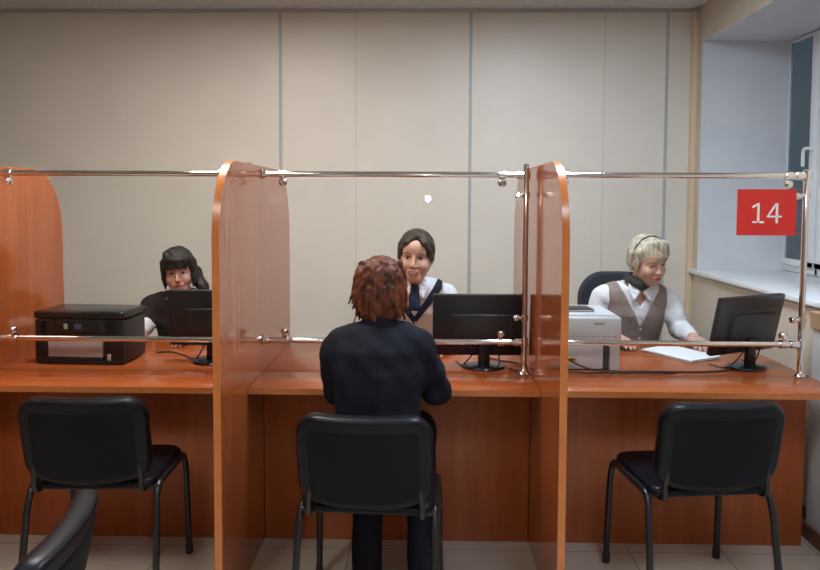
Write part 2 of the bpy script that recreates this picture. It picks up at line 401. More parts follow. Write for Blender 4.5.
# number sign
sg = thing('number_sign', 'square red sign with white number 14 on the right glass screen', 'sign', (1.4555, -0.0055, 1.456))
MB().box(-0.1245, 0.1245, -0.0015, 0.001, -0.098, 0.098, 0.0005, 1).build('sign_plate', M['red'], sg)
dg = MB()
y0, y1 = -0.0026, -0.0016
def stroke(pts): dg.prism(pts, 'y', y0, y1)
def Q(u, v): return ((u - 766.6) / 237.0, (212.4 - v) / 237.0)   # digits drawn on a small grid, converted to metres
stroke([Q(757.2, 203), Q(759.4, 203), Q(759.4, 223.2), Q(757.2, 223.2)])
stroke([Q(751.8, 206.3), Q(757.4, 203), Q(758.2, 205.0), Q(752.6, 208.3)])
stroke([Q(752.5, 221.4), Q(764, 221.4), Q(764, 223.2), Q(752.5, 223.2)])
stroke([Q(775.6, 203), Q(777.9, 203), Q(777.9, 223.2), Q(775.6, 223.2)])
stroke([Q(775.2, 203), Q(777.3, 203.3), Q(768.8, 216.6), Q(766.6, 216.4)])
stroke([Q(766.6, 215.6), Q(781.6, 215.6), Q(781.6, 217.5), Q(766.6, 217.5)])
dg.build('digits', M['white'], sg, smooth=False)

# ------------------------------------------------------------------ visitor chairs
def rrect(w, h, r, n=8):
    P = []; m = 7
    for cx, cy, a0 in ((w / 2 - r[0], h / 2 - r[0], 0), (-w / 2 + r[0], h / 2 - r[0], 1), (-w / 2 + r[1], -h / 2 + r[1], 2), (w / 2 - r[1], -h / 2 + r[1], 3)):
        rr = r[0] if a0 < 2 else r[1]
        for i in range(n + 1):
            a = (a0 + i / n) * PI / 2; P.append((cx + rr * math.cos(a), cy + rr * math.sin(a)))
    Q = []
    for i, p in enumerate(P):
        q = P[(i + 1) % len(P)]; Q.append(p)
        if math.hypot(q[0] - p[0], q[1] - p[1]) > 0.05:
            Q += [(p[0] + (q[0] - p[0]) * k / m, p[1] + (q[1] - p[1]) * k / m) for k in range(1, m)]
    return Q
def pillow(outline, rings_front, rings_back, bend):
    """rings: list of (scale towards centre, inset, depth); returns bmesh; bend maps (x,y,d)->Vector"""
    b = bmesh.new(); R = []
    seq = rings_front + rings_back[::-1]
    for sc, dep in seq:
        R.append([b.verts.new(bend(x * sc[0], y * sc[1], dep)) for x, y in outline])
    n = len(outline)
    for A, B in zip(R, R[1:]):
        for k in range(n): b.faces.new((A[k], A[(k + 1) % n], B[(k + 1) % n], B[k]))
    for Rr, dep in ((R[0], seq[0][1]), (R[-1], seq[-1][1])):
        c = b.verts.new(bend(0, 0, dep))
        for k in range(n):
            try: b.faces.new((Rr[k], Rr[(k + 1) % n], c))
            except Exception: pass
    bmesh.ops.recalc_face_normals(b, faces=b.faces)
    return b
def rings(depth_top, depth_side, e, flat=0.93):
    return [((s, s), depth_top) for s in (0.25, 0.5, 0.75, flat - 0.02)] + [((flat + (1 - flat) * math.sin(a), flat + (1 - flat) * math.sin(a)), depth_side + (depth_top - depth_side) * math.cos(a)) for a in (0.0, 0.35, 0.7, 1.05, 1.35, PI / 2)]

def make_chair(label, loc, rz):
    t = thing('visitor_chair', label, 'chair', loc, rz, 'black visitor chairs in front of the desks')
    # seat, facing +Y
    out = rrect(0.455, 0.40, (0.07, 0.06))
    sb = lambda x, y, d: Vector((x, y + 0.022, 0.452 + d - 0.35 * max(0, y - 0.15) ** 1.5 - 0.05 * x * x * 0 ))
    s = MB(); s.merge(pillow(out, rings(0.024, 0.004, 0), rings(-0.006, 0.0, 0), sb)); s.build('seat', M['leather'], t)
    # backrest
    tilt = math.radians(12)
    def bb(x, y, d, o=0.0):
        # y = up along the back, d = outwards to the rear
        yy = y; dd = d - 0.55 * x * x * 1.0 + 0.10 * (0.5 - abs(y) / 0.3) * 0.05
        base = Vector((0, -0.215, 0.652))
        low = -0.028 * max(0.0, -y / 0.15) * (1 - (x / 0.235) ** 2)
        up = Vector((0, -math.sin(tilt), math.cos(tilt))); bk = Vector((0, -math.cos(tilt), -math.sin(tilt)))
        return base + Vector((x, 0, 0)) + up * (yy + low) + bk * (dd + 0.012)
    out = rrect(0.452, 0.305, (0.075, 0.06))
    k = MB(); k.merge(pillow(out, rings(-0.034, -0.004, 0), rings(0.020, 0.002, 0), bb)); back = k.build('backrest', M['leather'], t)
    out2 = rrect(0.37, 0.24, (0.03, 0.03))
    k = MB(); k.merge(pillow(out2, [((s, s), 0.012) for s in (0.25, 0.5, 0.75, 1.0)], [((s, s), 0.0225) for s in (0.2, 0.4, 0.6, 0.8, 0.965)] + [((0.99, 0.99), 0.0210)], lambda x, y, d: bb(x, y - 0.012, d)))
    k.build('back_shell', M['shell'], back)
    # frame: oval tube legs with the bend at the top
    for sx in (-1, 1):
        x = sx * 0.230
        front = [(x * 1.04, 0.222, 0.012), (x * 1.02, 0.206, 0.36), (x, 0.200, 0.412), (x, 0.182, 0.437), (x, 0.147, 0.444), (x, 0.0, 0.444)]
        rear = [(x * 1.06, -0.225, 0.012), (x * 1.02, -0.165, 0.36), (x, -0.150, 0.412), (x, -0.127, 0.440), (x, -0.090, 0.447), (x, 0.0, 0.446)]
        for pth in (front, rear):
            l = MB().tube([pth[0]] + bez(pth[1:], 20), 0.0125, 12)
            lo = l.build('leg', M['tube'], t)
            p0, p1 = Vector(pth[0]), Vector(pth[1]); d = (p1 - p0).normalized()
            MB().tube([p0 - d * 0.011, p0 + d * 0.03], 0.0155, 12).build('foot_cap', M['black_plastic'], lo)
        # upright carrying the backrest
        up = bez([(sx * 0.19, -0.08, 0.440), (sx * 0.19, -0.155, 0.440), (sx * 0.19, -0.190, 0.455), (sx * 0.19, -0.192, 0.50), (sx * 0.18, -0.200, 0.56)], 20)
        MB().tube(up, 0.0095, 12).build('back_upright', M['tube'], t)
    MB().tube([(-0.23, -0.135, 0.440), (0.23, -0.135, 0.440)], 0.0105).build('rear_crossbar', M['tube'], t)
    MB().tube([(-0.23, 0.165, 0.430), (0.23, 0.165, 0.430)], 0.0105).build('front_crossbar', M['tube'], t)
    return t
ch = make_chair('empty black visitor chair at the left desk, its back towards the viewer', (-1.215, -0.36, 0), math.radians(3))
copy_thing(ch, (-0.180, -0.53, 0), math.radians(-3), 'black visitor chair the customer in navy is sitting on')
copy_thing(ch, (1.027, -0.35, 0), math.radians(6), 'empty black visitor chair at the right desk below the red sign')
copy_thing(ch, (-1.010, -1.560, 0), math.radians(99), 'black visitor chair cut off by the frame at bottom left, nearest the viewer')

# ------------------------------------------------------------------ monitors
def monitor(label, loc, rz, base_rz=0, w=0.415, h=0.275, zc=0.195, tilt=10, panel_dx=0.0):
    t = thing('monitor', label, 'monitor', loc, rz, 'black monitors on the desks')
    T = Matrix.Translation((panel_dx, 0.0, zc)) @ Matrix.Rotation(math.radians(tilt), 4, 'X')
    b = MB()
    # screen side faces +Y; back faces -Y
    b.box(-w / 2, w / 2, -0.012, 0.014, -h / 2, h / 2, 0.005, 2, T)
    sh = b.build('back_cover', M['monitor'], t)
    k = MB().box(-w * 0.30, w * 0.36, -0.030, -0.0115, -h / 2 + 0.012, h * 0.20, 0.008, 3, T); k.build('rear_housing', M['monitor'], sh)
    gr = MB()
    for i in range(9): gr.box(-w * 0.22 + i * 0.024, -w * 0.22 + i * 0.024 + 0.014, -0.0312, -0.0295, h * 0.10, h * 0.115, 0, 1, T)
    gr.build('vent_slots', M['black_plastic'], sh)
    MB().box(-w / 2 + 0.016, w / 2 - 0.016, 0.0135, 0.0148, -h / 2 + 0.02, h / 2 - 0.016, 0, 1, T).build('screen', M['screen'], t)
    n = MB().box(-0.026, 0.026, -0.034, -0.008, 0.012, zc - 0.06, 0.006, 2); n.build('neck', M['black_gloss'], t)
    bs = MB().lathe([(0.095, 0.0), (0.098, 0.004), (0.094, 0.010), (0.05, 0.017), (0.02, 0.02)], 40, Matrix.Translation((0, -0.004, 0.0)), 1.0, 0.78)
    bs.build('base', M['black_gloss'], t)
    for x, e in ((-0.05, -0.09), (0.055, 0.075)):
        MB().tube(bez([(x + panel_dx * 0.5, -0.022, zc - 0.10), (x + 0.01, -0.02, 0.08), (e, 0.02, 0.006), (e * 1.3, 0.10, 0.005)], 18), 0.0032, 8).build('lead', M['black_plastic'], t)
    return t
monitor('black monitor seen from behind beside the customer in navy', (0.272, 0.115, 0.7515), math.radians(1), zc=0.192, panel_dx=-0.022, h=0.285)
monitor('black monitor turned askew at the right end, in front of the sill', (1.462, 0.155, 0.7515), math.radians(27), zc=0.198, h=0.268, tilt=12)
monitor('black monitor hiding the chest of the dark-haired clerk', (-0.965, 0.17, 0.7515), 0, zc=0.205, h=0.265)

def cable(label, path, r=0.0035, cat='cable'):
    o = MB().tube(bez(path, 48), r, 8).build('cable', M['black_plastic'])
    return tag(o, label, cat)
cable('black cable looping on the desk beside the middle monitor', [(0.385, 0.075, 0.7545), (0.42, 0.035, 0.7545), (0.455, 0.10, 0.7545), (0.43, 0.19, 0.7545), (0.38, 0.22, 0.7545), (0.32, 0.28, 0.7545), (0.24, 0.44, 0.7545)])
cable('black cable drooping across the front of the white printer to the right monitor', [(0.515, 0.045, 0.88), (0.60, 0.045, 0.828), (0.70, 0.04, 0.775), (0.80, 0.036, 0.7548), (0.95, 0.05, 0.7545), (1.15, 0.045, 0.7545), (1.30, 0.06, 0.7545), (1.36, 0.085, 0.7545)])
cable('black cable lying along the base of the white printer', [(0.515, 0.028, 0.785), (0.58, 0.026, 0.768), (0.70, 0.020, 0.7545), (0.86, 0.020, 0.7545), (1.0, 0.022, 0.7545), (1.10, 0.024, 0.7545)])
cable('black cable trailing from the black printer to the left monitor', [(-1.30, 0.34, 0.7545), (-1.24, 0.36, 0.7545), (-1.16, 0.30, 0.7545), (-1.08, 0.22, 0.7545), (-1.03, 0.26, 0.7545)])

# ------------------------------------------------------------------ printers
def black_printer():
    t = thing('printer', 'black multifunction printer on the left desk with paper in its tray', 'printer', (-1.56, 0.10, 0.7502), math.radians(-3))
    w, d, h = 0.208, 0.225, 0.242
    b = MB()
    b.box(-w, w, 0.02, d, 0.004, 0.205, 0.012, 3)
    b.box(-w, -w + 0.062, 0.0, 0.03, 0.0, 0.205, 0.008, 2); b.box(w - 0.062 - 0.03, w, 0.0, 0.03, 0.0, 0.205, 0.008, 2)
    b.box(-w + 0.02, w - 0.02, 0.0, 0.03, 0.135, 0.205, 0.006, 2)
    b.build('body', M['black_plastic'], t)
    MB().box(-w - 0.004, w + 0.004, -0.006, d + 0.004, 0.207, h, 0.012, 3).build('scanner_lid', M['black_gloss'], t)
    p = MB().box(-w + 0.10, w - 0.12, -0.012, 0.0, 0.150, 0.200, 0.004); p = p.build('control_panel', M['black_gloss'], t)
    MB().box(-0.062, -0.044, -0.0135, -0.0118, 0.163, 0.187, 0.001).build('pale_button', M['btn'], p)
    MB().box(-0.012, 0.022, -0.0135, -0.0118, 0.163, 0.187, 0.001).build('display', M['led'], p)
    tr = MB().box(-w + 0.064, w - 0.094, -0.008, 0.20, 0.02, 0.034, 0.003); tr = tr.build('paper_tray', M['black_plastic'], t)
    MB().box(-w + 0.066, w - 0.096, -0.004, 0.018, 0.035, 0.128, 0.001).build('tray_cover', M['paper_grey'], tr)
    tag(tr.children[0], 'pale translucent tray cover')
    MB().box(w - 0.075, w - 0.058, -0.002, 0.001, 0.02, 0.05, 0.001).build('sticker', M['paper_grey'], t)
    MB().box(-w + 0.02, w - 0.02, -0.004, 0.02, 0.003, 0.018, 0.003).build('front_lip', M['black_plastic'], t)
black_printer()
def white_printer():
    t = thing('printer', 'white laser printer on the right desk with a black notebook on top', 'printer', (0.705, 0.07, 0.7502), 0)
    b = MB()
    b.box(-0.18, 0.172, 0.0, 0.33, 0.128, 0.240, 0.012, 3)
    b.box(-0.18, 0.095, 0.01, 0.33, 0.004, 0.118, 0.006, 2)
    b.build('body', M['printer_white'], t)
    MB().box(-0.172, 0.158, 0.012, 0.32, 0.110, 0.136).build('dark_slot', M['printer_dark'], t)
    MB().box(0.09, 0.125, 0.02, 0.31, 0.004, 0.125).build('dark_recess', M['printer_dark'], t)
    MB().box(0.122, 0.168, 0.008, 0.32, 0.0, 0.125, 0.005).build('side_foot', M['printer_white'], t)
    lid = MB().box(-0.17, 0.155, 0.02, 0.32, 0.2405, 0.246, 0.003); lid.build('top_cover', M['printer_white'], t)
    v = MB()
    for i in range(14): v.box(-0.165 + i * 0.023, -0.150 + i * 0.023, -0.0008, 0.001, 0.150, 0.156)
    v.build('vent_row', M['printer_grey'], t)
    MB().box(0.05, 0.095, -0.001, 0.002, 0.205, 0.217, 0.001).build('badge', M['printer_grey'], t)
    MB().box(-0.075, -0.022, 0.0085, 0.0105, 0.036, 0.058, 0.0005).build('yellow_sticker', M['yellow'], t)
    MB().box(-0.066, -0.031, 0.008, 0.0088, 0.043, 0.051).build('sticker_mark', M['printer_dark'], t)
white_printer()
nbk = thing('notebook', 'thin black notebook lying on top of the white printer', 'notebook', (0.69, 0.22, 0.9967), math.radians(4))
MB().box(-0.085, 0.085, -0.06, 0.06, 0.0, 0.003, 0.001).build('back_cover', M['black_plastic'], nbk)
MB().box(-0.083, 0.082, -0.058, 0.058, 0.003, 0.009).build('pages', M['paper'], nbk)
MB().box(-0.085, 0.085, -0.06, 0.06, 0.009, 0.012, 0.001).build('front_cover', M['black_plastic'], nbk)
# papers
ps = MB()
for i in range(14):
    a = math.radians(random.uniform(-2, 2)); dx, dy = random.uniform(-.004, .004), random.uniform(-.004, .004)
    ps.box(-0.105, 0.105, -0.1485, 0.1485, i * 0.0008, i * 0.0008 + 0.0007, 0, 1, Matrix.Translation((dx, dy, 0)) @ Matrix.Rotation(a, 4, 'Z'))
o = ps.build('paper_stack', M['paper'], None, (1.265, 0.415, 0.7505), math.radians(30), smooth=False)
tag(o, 'white stack of papers lying under the hand of the blond clerk', 'papers')

# ------------------------------------------------------------------ office chair behind the blond clerk
oc = thing('office_chair', 'dark office chair with rounded back behind the blond clerk', 'chair', (1.16, 1.02, 0), math.radians(4))
k = MB()
out = rrect(0.46, 0.48, (0.16, 0.08), 10)
def ob(x, y, d): return Vector((x, 0.16 + d - 0.5 * x * x + 0.08 * y, 0.84 + y))
k.merge(pillow(out, rings(0.025, 0.0, 0), rings(-0.03, 0.0, 0), ob)); k.build('backrest', M['mesh_fabric'], oc)
k = MB(); k.merge(pillow(rrect(0.48, 0.46, (0.1, 0.1)), rings(0.03, 0.0, 0), rings(-0.03, 0.0, 0), lambda x, y, d: Vector((x, y - 0.04, 0.405 + d)))); k.build('seat', M['mesh_fabric'], oc)
MB().tube(bez([(0, 0.0, 0.36), (0, 0.18, 0.37), (0, 0.215, 0.5), (0, 0.195, 0.72)], 20), 0.016).build('back_support', M['tube'], oc)
MB().tube([(0, -0.04, 0.10), (0, -0.04, 0.375)], 0.025).build('gas_column', M['tube'], oc)
for i in range(5):
    a = i * 2 * PI / 5 + 0.3
    l = MB().tube([(0, -0.04, 0.11), (0.27 * math.cos(a), -0.04 + 0.27 * math.sin(a), 0.07)], [0.024, 0.016]).build('leg', M['tube'], oc)
    MB().lathe([(0.018, -0.02), (0.028, -0.014), (0.028, 0.014), (0.018, 0.02)], 16, Matrix.Translation((0.27 * math.cos(a), -0.04 + 0.27 * math.sin(a), 0.0285)) @ Matrix.Rotation(a, 4, 'Z') @ Matrix.Rotation(PI / 2, 4, 'X')).build('caster', M['black_plastic'], l)

# ------------------------------------------------------------------ people: signed-distance sculpting
def rotm(yaw=0, pitch=0, roll=0):
    """head/hand frame: yaw about z, pitch about x (positive looks down for a figure facing -y), roll about y (degrees)"""
    return np.array(Matrix.Rotation(math.radians(yaw), 3, 'Z') @ Matrix.Rotation(math.radians(pitch), 3, 'X') @ Matrix.Rotation(math.radians(roll), 3, 'Y'))

class SDF:
    def __init__(s, lo, hi, h):
        s.lo = np.array(lo, float); s.h = h
        s.n = np.maximum(np.ceil((np.array(hi) - s.lo) / h).astype(int) + 1, 4)
        s.d = np.full(tuple(s.n), 0.25, np.float32)
        s.ax = [(s.lo[i] + h * np.arange(s.n[i])).astype(np.float32) for i in range(3)]
        s.frame()
    def frame(s, R=None, t=(0, 0, 0), k=1.0):
        s.R = np.eye(3) if R is None else np.array(R); s.t = np.array(t, float); s.k = k
    def W(s, p): return s.R @ (np.array(p, float) * s.k) + s.t
    def _apply(s, cw, rad, fn, op, k):
        m = rad + 0.03 + k
        i0 = np.clip(np.floor((cw - m - s.lo) / s.h).astype(int), 0, s.n - 1); i1 = np.clip(np.ceil((cw + m - s.lo) / s.h).astype(int) + 1, 1, s.n)
        if np.any(i1 <= i0): return
        sl = tuple(slice(a, b) for a, b in zip(i0, i1))
        X = s.ax[0][sl[0]][:, None, None] - s.t[0]; Y = s.ax[1][sl[1]][None, :, None] - s.t[1]; Z = s.ax[2][sl[2]][None, None, :] - s.t[2]
        R = s.R.astype(np.float32)
        x = (R[0, 0] * X + R[1, 0] * Y + R[2, 0] * Z) / s.k; y = (R[0, 1] * X + R[1, 1] * Y + R[2, 1] * Z) / s.k; z = (R[0, 2] * X + R[1, 2] * Y + R[2, 2] * Z) / s.k
        d = fn(x, y, z) * s.k; a = s.d[sl]
        if op == 'u':
            if k > 0: hh = np.maximum(k - np.abs(a - d), 0) / k; r = np.minimum(a, d) - hh * hh * k * 0.25
            else: r = np.minimum(a, d)
        elif op == 's':
            dd = -d
            if k > 0: hh = np.maximum(k - np.abs(a - dd), 0) / k; r = np.maximum(a, dd) + hh * hh * k * 0.25
            else: r = np.maximum(a, dd)
        else:
            r = np.maximum(a, d)
        s.d[sl] = r
    def ell(s, c, r, k=0.01, op='u', R=None):
        c = np.array(c, np.float32); r = np.array(r, np.float32); Q = None if R is None else np.array(R, np.float32)
        def fn(x, y, z):
            x, y, z = x - c[0], y - c[1], z - c[2]
            if Q is not None: x, y, z = Q[0, 0] * x + Q[1, 0] * y + Q[2, 0] * z, Q[0, 1] * x + Q[1, 1] * y + Q[2, 1] * z, Q[0, 2] * x + Q[1, 2] * y + Q[2, 2] * z
            k0 = np.sqrt((x / r[0]) ** 2 + (y / r[1]) ** 2 + (z / r[2]) ** 2); k1 = np.sqrt((x / r[0] ** 2) ** 2 + (y / r[1] ** 2) ** 2 + (z / r[2] ** 2) ** 2)
            return k0 * (k0 - 1) / np.maximum(k1, 1e-6)
        s._apply(s.W(c), float(max(r)) * s.k, fn, op, k); return s
    def cap(s, a, b, ra, rb=None, k=0.01, op='u'):
        rb = ra if rb is None else rb
        a = np.array(a, np.float32); b = np.array(b, np.float32); ba = b - a; L = float(ba @ ba) + 1e-9
        def fn(x, y, z):
            x, y, z = x - a[0], y - a[1], z - a[2]
            h = np.clip((x * ba[0] + y * ba[1] + z * ba[2]) / L, 0, 1)
            return np.sqrt((x - h * ba[0]) ** 2 + (y - h * ba[1]) ** 2 + (z - h * ba[2]) ** 2) - (ra + (rb - ra) * h)
        s._apply(s.W((a + b) / 2), (math.sqrt(L) / 2 + max(ra, rb)) * s.k, fn, op, k); return s
    def chain(s, pts, rs, k=0.01):
        for i in range(len(pts) - 1): s.cap(pts[i], pts[i + 1], rs[i], rs[i + 1], k)
        return s
    def loft(s, st, k=0.02, grow=0.0, ex=2.3):
        """stations (z, cx, cy, half width, half depth)"""
        st = np.array(st, np.float32); zz = st[:, 0]
        def fn(x, y, z):
            zc = np.clip(z, zz[0], zz[-1]) + 0 * x + 0 * y
            P = [np.interp(zc.ravel(), zz, st[:, i]).reshape(zc.shape).astype(np.float32) for i in (1, 2, 3, 4)]
            a = P[2] + grow; b = P[3] + grow
            q = (np.abs((x - P[0]) / a) ** ex + np.abs((y - P[1]) / b) ** ex) ** (1 / ex)
            d = (q - 1) * np.minimum(a, b)
            dz = np.maximum(zz[0] - z, z - zz[-1]) + 0 * d
            return np.where(dz > 0, np.sqrt(np.maximum(d, 0) ** 2 + np.maximum(dz, 0) ** 2), np.maximum(d, dz))
        c = np.array([st[:, 1].mean(), st[:, 2].mean(), (zz[0] + zz[-1]) / 2])
        s._apply(s.W(c), float((zz[-1] - zz[0]) / 2 + st[:, 3].max() + grow), fn, 'u', k); return s
    def fn(s, f, op='s', c=(0, 0, 0), rad=5, k=0.0):
        s._apply(s.W(c), rad, f, op, k); return s
    def noise(s, amp, fr, seed=0):
        X, Y, Z = np.meshgrid(*s.ax, indexing='ij', sparse=True)
        r = np.random.RandomState(seed)
        t = 0
        for i in range(4):
            v = r.uniform(-1, 1, 3) * fr * (1 + 0.5 * i); t = t + np.sin(X * v[0] + Y * v[1] + Z * v[2] + r.uniform(0, 6)) / (1 + 0.5 * i)
        s.d += (amp * t).astype(np.float32); return s
    def at(s, p):
        """distance at a frame-space point"""
        w = (s.W(p) - s.lo) / s.h; i = np.clip(w.astype(int), 0, s.n - 2); f = w - i; v = 0.0
        for a in (0, 1):
            for b in (0, 1):
                for c in (0, 1):
                    v += s.d[i[0] + a, i[1] + b, i[2] + c] * (f[0] if a else 1 - f[0]) * (f[1] if b else 1 - f[1]) * (f[2] if c else 1 - f[2])
        return v
    def surf(s, x, z, y0=-0.16, y1=0.05, n=160):
        """first surface met along +y in the current frame"""
        for i in range(n):
            y = y0 + (y1 - y0) * i / n
            if s.at((x, y, z)) < 0: return y
        return y1
    def mesh(s, name, m, parent, smooth_it=1):
        d = s.d.copy()
        d[0] = d[-1] = 0.2; d[:, 0] = d[:, -1] = 0.2; d[:, :, 0] = d[:, :, -1] = 0.2
        ins = d < 0
        n = np.array(d.shape) - 1
        cnt = np.zeros(tuple(n), np.int8)
        for a in (0, 1):
            for b in (0, 1):
                for c in (0, 1): cnt += ins[a:a + n[0], b:b + n[1], c:c + n[2]]
        mixed = (cnt > 0) & (cnt < 8)
        idx = np.full(tuple(n), -1, np.int64); I = np.argwhere(mixed); idx[mixed] = np.arange(len(I))
        acc = np.zeros((len(I), 3)); w = np.zeros(len(I))
        cs = [(a, b, c) for a in (0, 1) for b in (0, 1) for c in (0, 1)]
        for p in cs:
            for ax in range(3):
                if p[ax] == 0:
                    q = list(p); q[ax] = 1
                    d0 = d[I[:, 0] + p[0], I[:, 1] + p[1], I[:, 2] + p[2]]; d1 = d[I[:, 0] + q[0], I[:, 1] + q[1], I[:, 2] + q[2]]
                    cr = (d0 < 0) != (d1 < 0); t = np.where(cr, d0 / np.where(cr, d0 - d1, 1), 0)
                    e = np.array(p, float)[None].repeat(len(I), 0); e[:, ax] = t
                    acc += e * cr[:, None]; w += cr
        V = (I + acc / np.maximum(w, 1)[:, None]) * s.h + s.lo
        F = []
        for ax in range(3):
            sl0 = [slice(None)] * 3; sl1 = [slice(None)] * 3; sl0[ax] = slice(0, -1); sl1[ax] = slice(1, None)
            ch = ins[tuple(sl0)] != ins[tuple(sl1)]; E = np.argwhere(ch)
            b, c = (ax + 1) % 3, (ax + 2) % 3
            E = E[(E[:, b] > 0) & (E[:, c] > 0) & (E[:, b] < n[b]) & (E[:, c] < n[c])]
            fl = ins[tuple(E.T)]
            qs = []
            for (db, dc) in ((-1, -1), (0, -1), (0, 0), (-1, 0)):
                G = E.copy(); G[:, b] += db; G[:, c] += dc; qs.append(idx[tuple(G.T)])
            q = np.stack(qs, 1); q[~fl] = q[~fl][:, ::-1]; F.append(q)
        F = np.concatenate(F); F = F[(F >= 0).all(1)]
        for _ in range(smooth_it):
            A = np.zeros_like(V); k = np.zeros(len(V))
            for i in range(4):
                j = (i + 1) % 4
                np.add.at(A, F[:, i], V[F[:, j]]); np.add.at(A, F[:, j], V[F[:, i]]); np.add.at(k, F[:, i], 1); np.add.at(k, F[:, j], 1)
            V = 0.5 * V + 0.5 * A / np.maximum(k, 1)[:, None]
        me = bpy.data.meshes.new(name)
        me.vertices.add(len(V)); me.vertices.foreach_set('co', V.astype(np.float32).ravel())
        me.loops.add(len(F) * 4); me.loops.foreach_set('vertex_index', F.astype(np.int32).ravel())
        me.polygons.add(len(F)); me.polygons.foreach_set('loop_start', np.arange(0, len(F) * 4, 4, dtype=np.int32))
        me.update(); me.validate()
        o = bpy.data.objects.new(name, me); COL.objects.link(o); me.materials.append(m)
        me.polygons.foreach_set('use_smooth', [True] * len(me.polygons))
        if parent: o.parent = parent
        return o

def head_sdf(S, smile=0.0):
    """head in its own frame: looks along -y, origin mid-head between the ears"""
    S.ell((0, 0.015, 0.035), (0.074, 0.092, 0.084), 0.0)
    S.ell((0, -0.022, -0.030), (0.065, 0.066, 0.080), 0.03)
    S.ell((0, -0.050, 0.048), (0.055, 0.042, 0.042), 0.03)            # forehead
    S.cap((-0.011, -0.061, -0.092), (0.011, -0.061, -0.092), 0.0185, None, 0.03)   # chin
    for sx in (-1, 1):
        S.cap((sx * 0.054, 0.0, -0.045), (sx * 0.018, -0.055, -0.091), 0.014, 0.014, 0.03)   # jaw line
        S.ell((sx * 0.038, -0.060, -0.034), (0.024, 0.023, 0.024), 0.02)                       # cheek
        S.ell((sx * 0.031, -0.096, 0.006), (0.018, 0.014, 0.0105), 0.012, 's')                # eye socket
        S.cap((sx * 0.014, -0.084, 0.022), (sx * 0.046, -0.076, 0.024), 0.0045, 0.004, 0.012)   # brow ridge
    S.cap((0, -0.086, 0.012), (0, -0.103, -0.029), 0.0065, 0.0092, 0.010)
    for sx in (-1, 1): S.ell((sx * 0.0095, -0.095, -0.033), (0.0065, 0.009, 0.006), 0.006)
    S.cap((-0.018, -0.084, -0.062), (0.018, -0.084, -0.062), 0.008, None, 0.012)            # mouth mound
    S.ell((0, -0.083, -0.078), (0.018, 0.010, 0.007), 0.01)
    for sx in (-1, 1):
        S.ell((sx * 0.076, 0.006, -0.008), (0.009, 0.018, 0.031), 0.006, 'u', np.array(Matrix.Rotation(sx * 0.35, 3, 'Z')))

def hand_sdf(S, wrist, d, n, side, curl=0.5):
    """wrist point, finger direction d, back-of-hand normal n, side = +1 when the thumb is on the +cross side"""
    d = np.array(d, float); d /= np.linalg.norm(d); n = np.array(n, float); n -= d * (n @ d); n /= np.linalg.norm(n)
    c = np.cross(d, n) * side; w = np.array(wrist, float)
    R = np.stack([c, d, n], 1)
    S.cap(w - d * 0.02, w + d * 0.02, 0.024, 0.022, 0.02)
    S.ell(w + d * 0.048, (0.040, 0.050, 0.0155), 0.015, 'u', R)
    for i, (off, L) in enumerate(((0.029, 0.070), (0.010, 0.078), (-0.010, 0.073), (-0.028, 0.057))):
        p = w + d * (0.082 - abs(off) * 0.2) + c * off; q = p - d * 0.025; S_r = 0.0088 - 0.0008 * (i == 3)
        a = curl * 0.5; dirs = []
        pts = [q, p]; ang = 0
        for j, f in enumerate((0.45, 0.32, 0.23)):
            ang += a * (0.5 if j == 0 else 0.8); pts.append(pts[-1] + (d * math.cos(ang) - n * math.sin(ang) + c * off * 2.2 * (1 if j == 0 else 0)) * L * f)
        S.chain(pts, [S_r + 0.001, S_r, S_r - 0.0006, S_r - 0.0012, S_r - 0.002], 0.004)
    b = w + d * 0.025 + c * 0.030
    S.chain([w + d * 0.012 + c * 0.012, b, b + (d * 0.6 + c * 0.75 - n * 0.2) * 0.030, b + (d * 0.6 + c * 0.75 - n * 0.2) * 0.030 + (d * 0.9 + c * 0.25 - n * 0.25) * 0.028], [0.014, 0.0125, 0.0105, 0.008], 0.008)

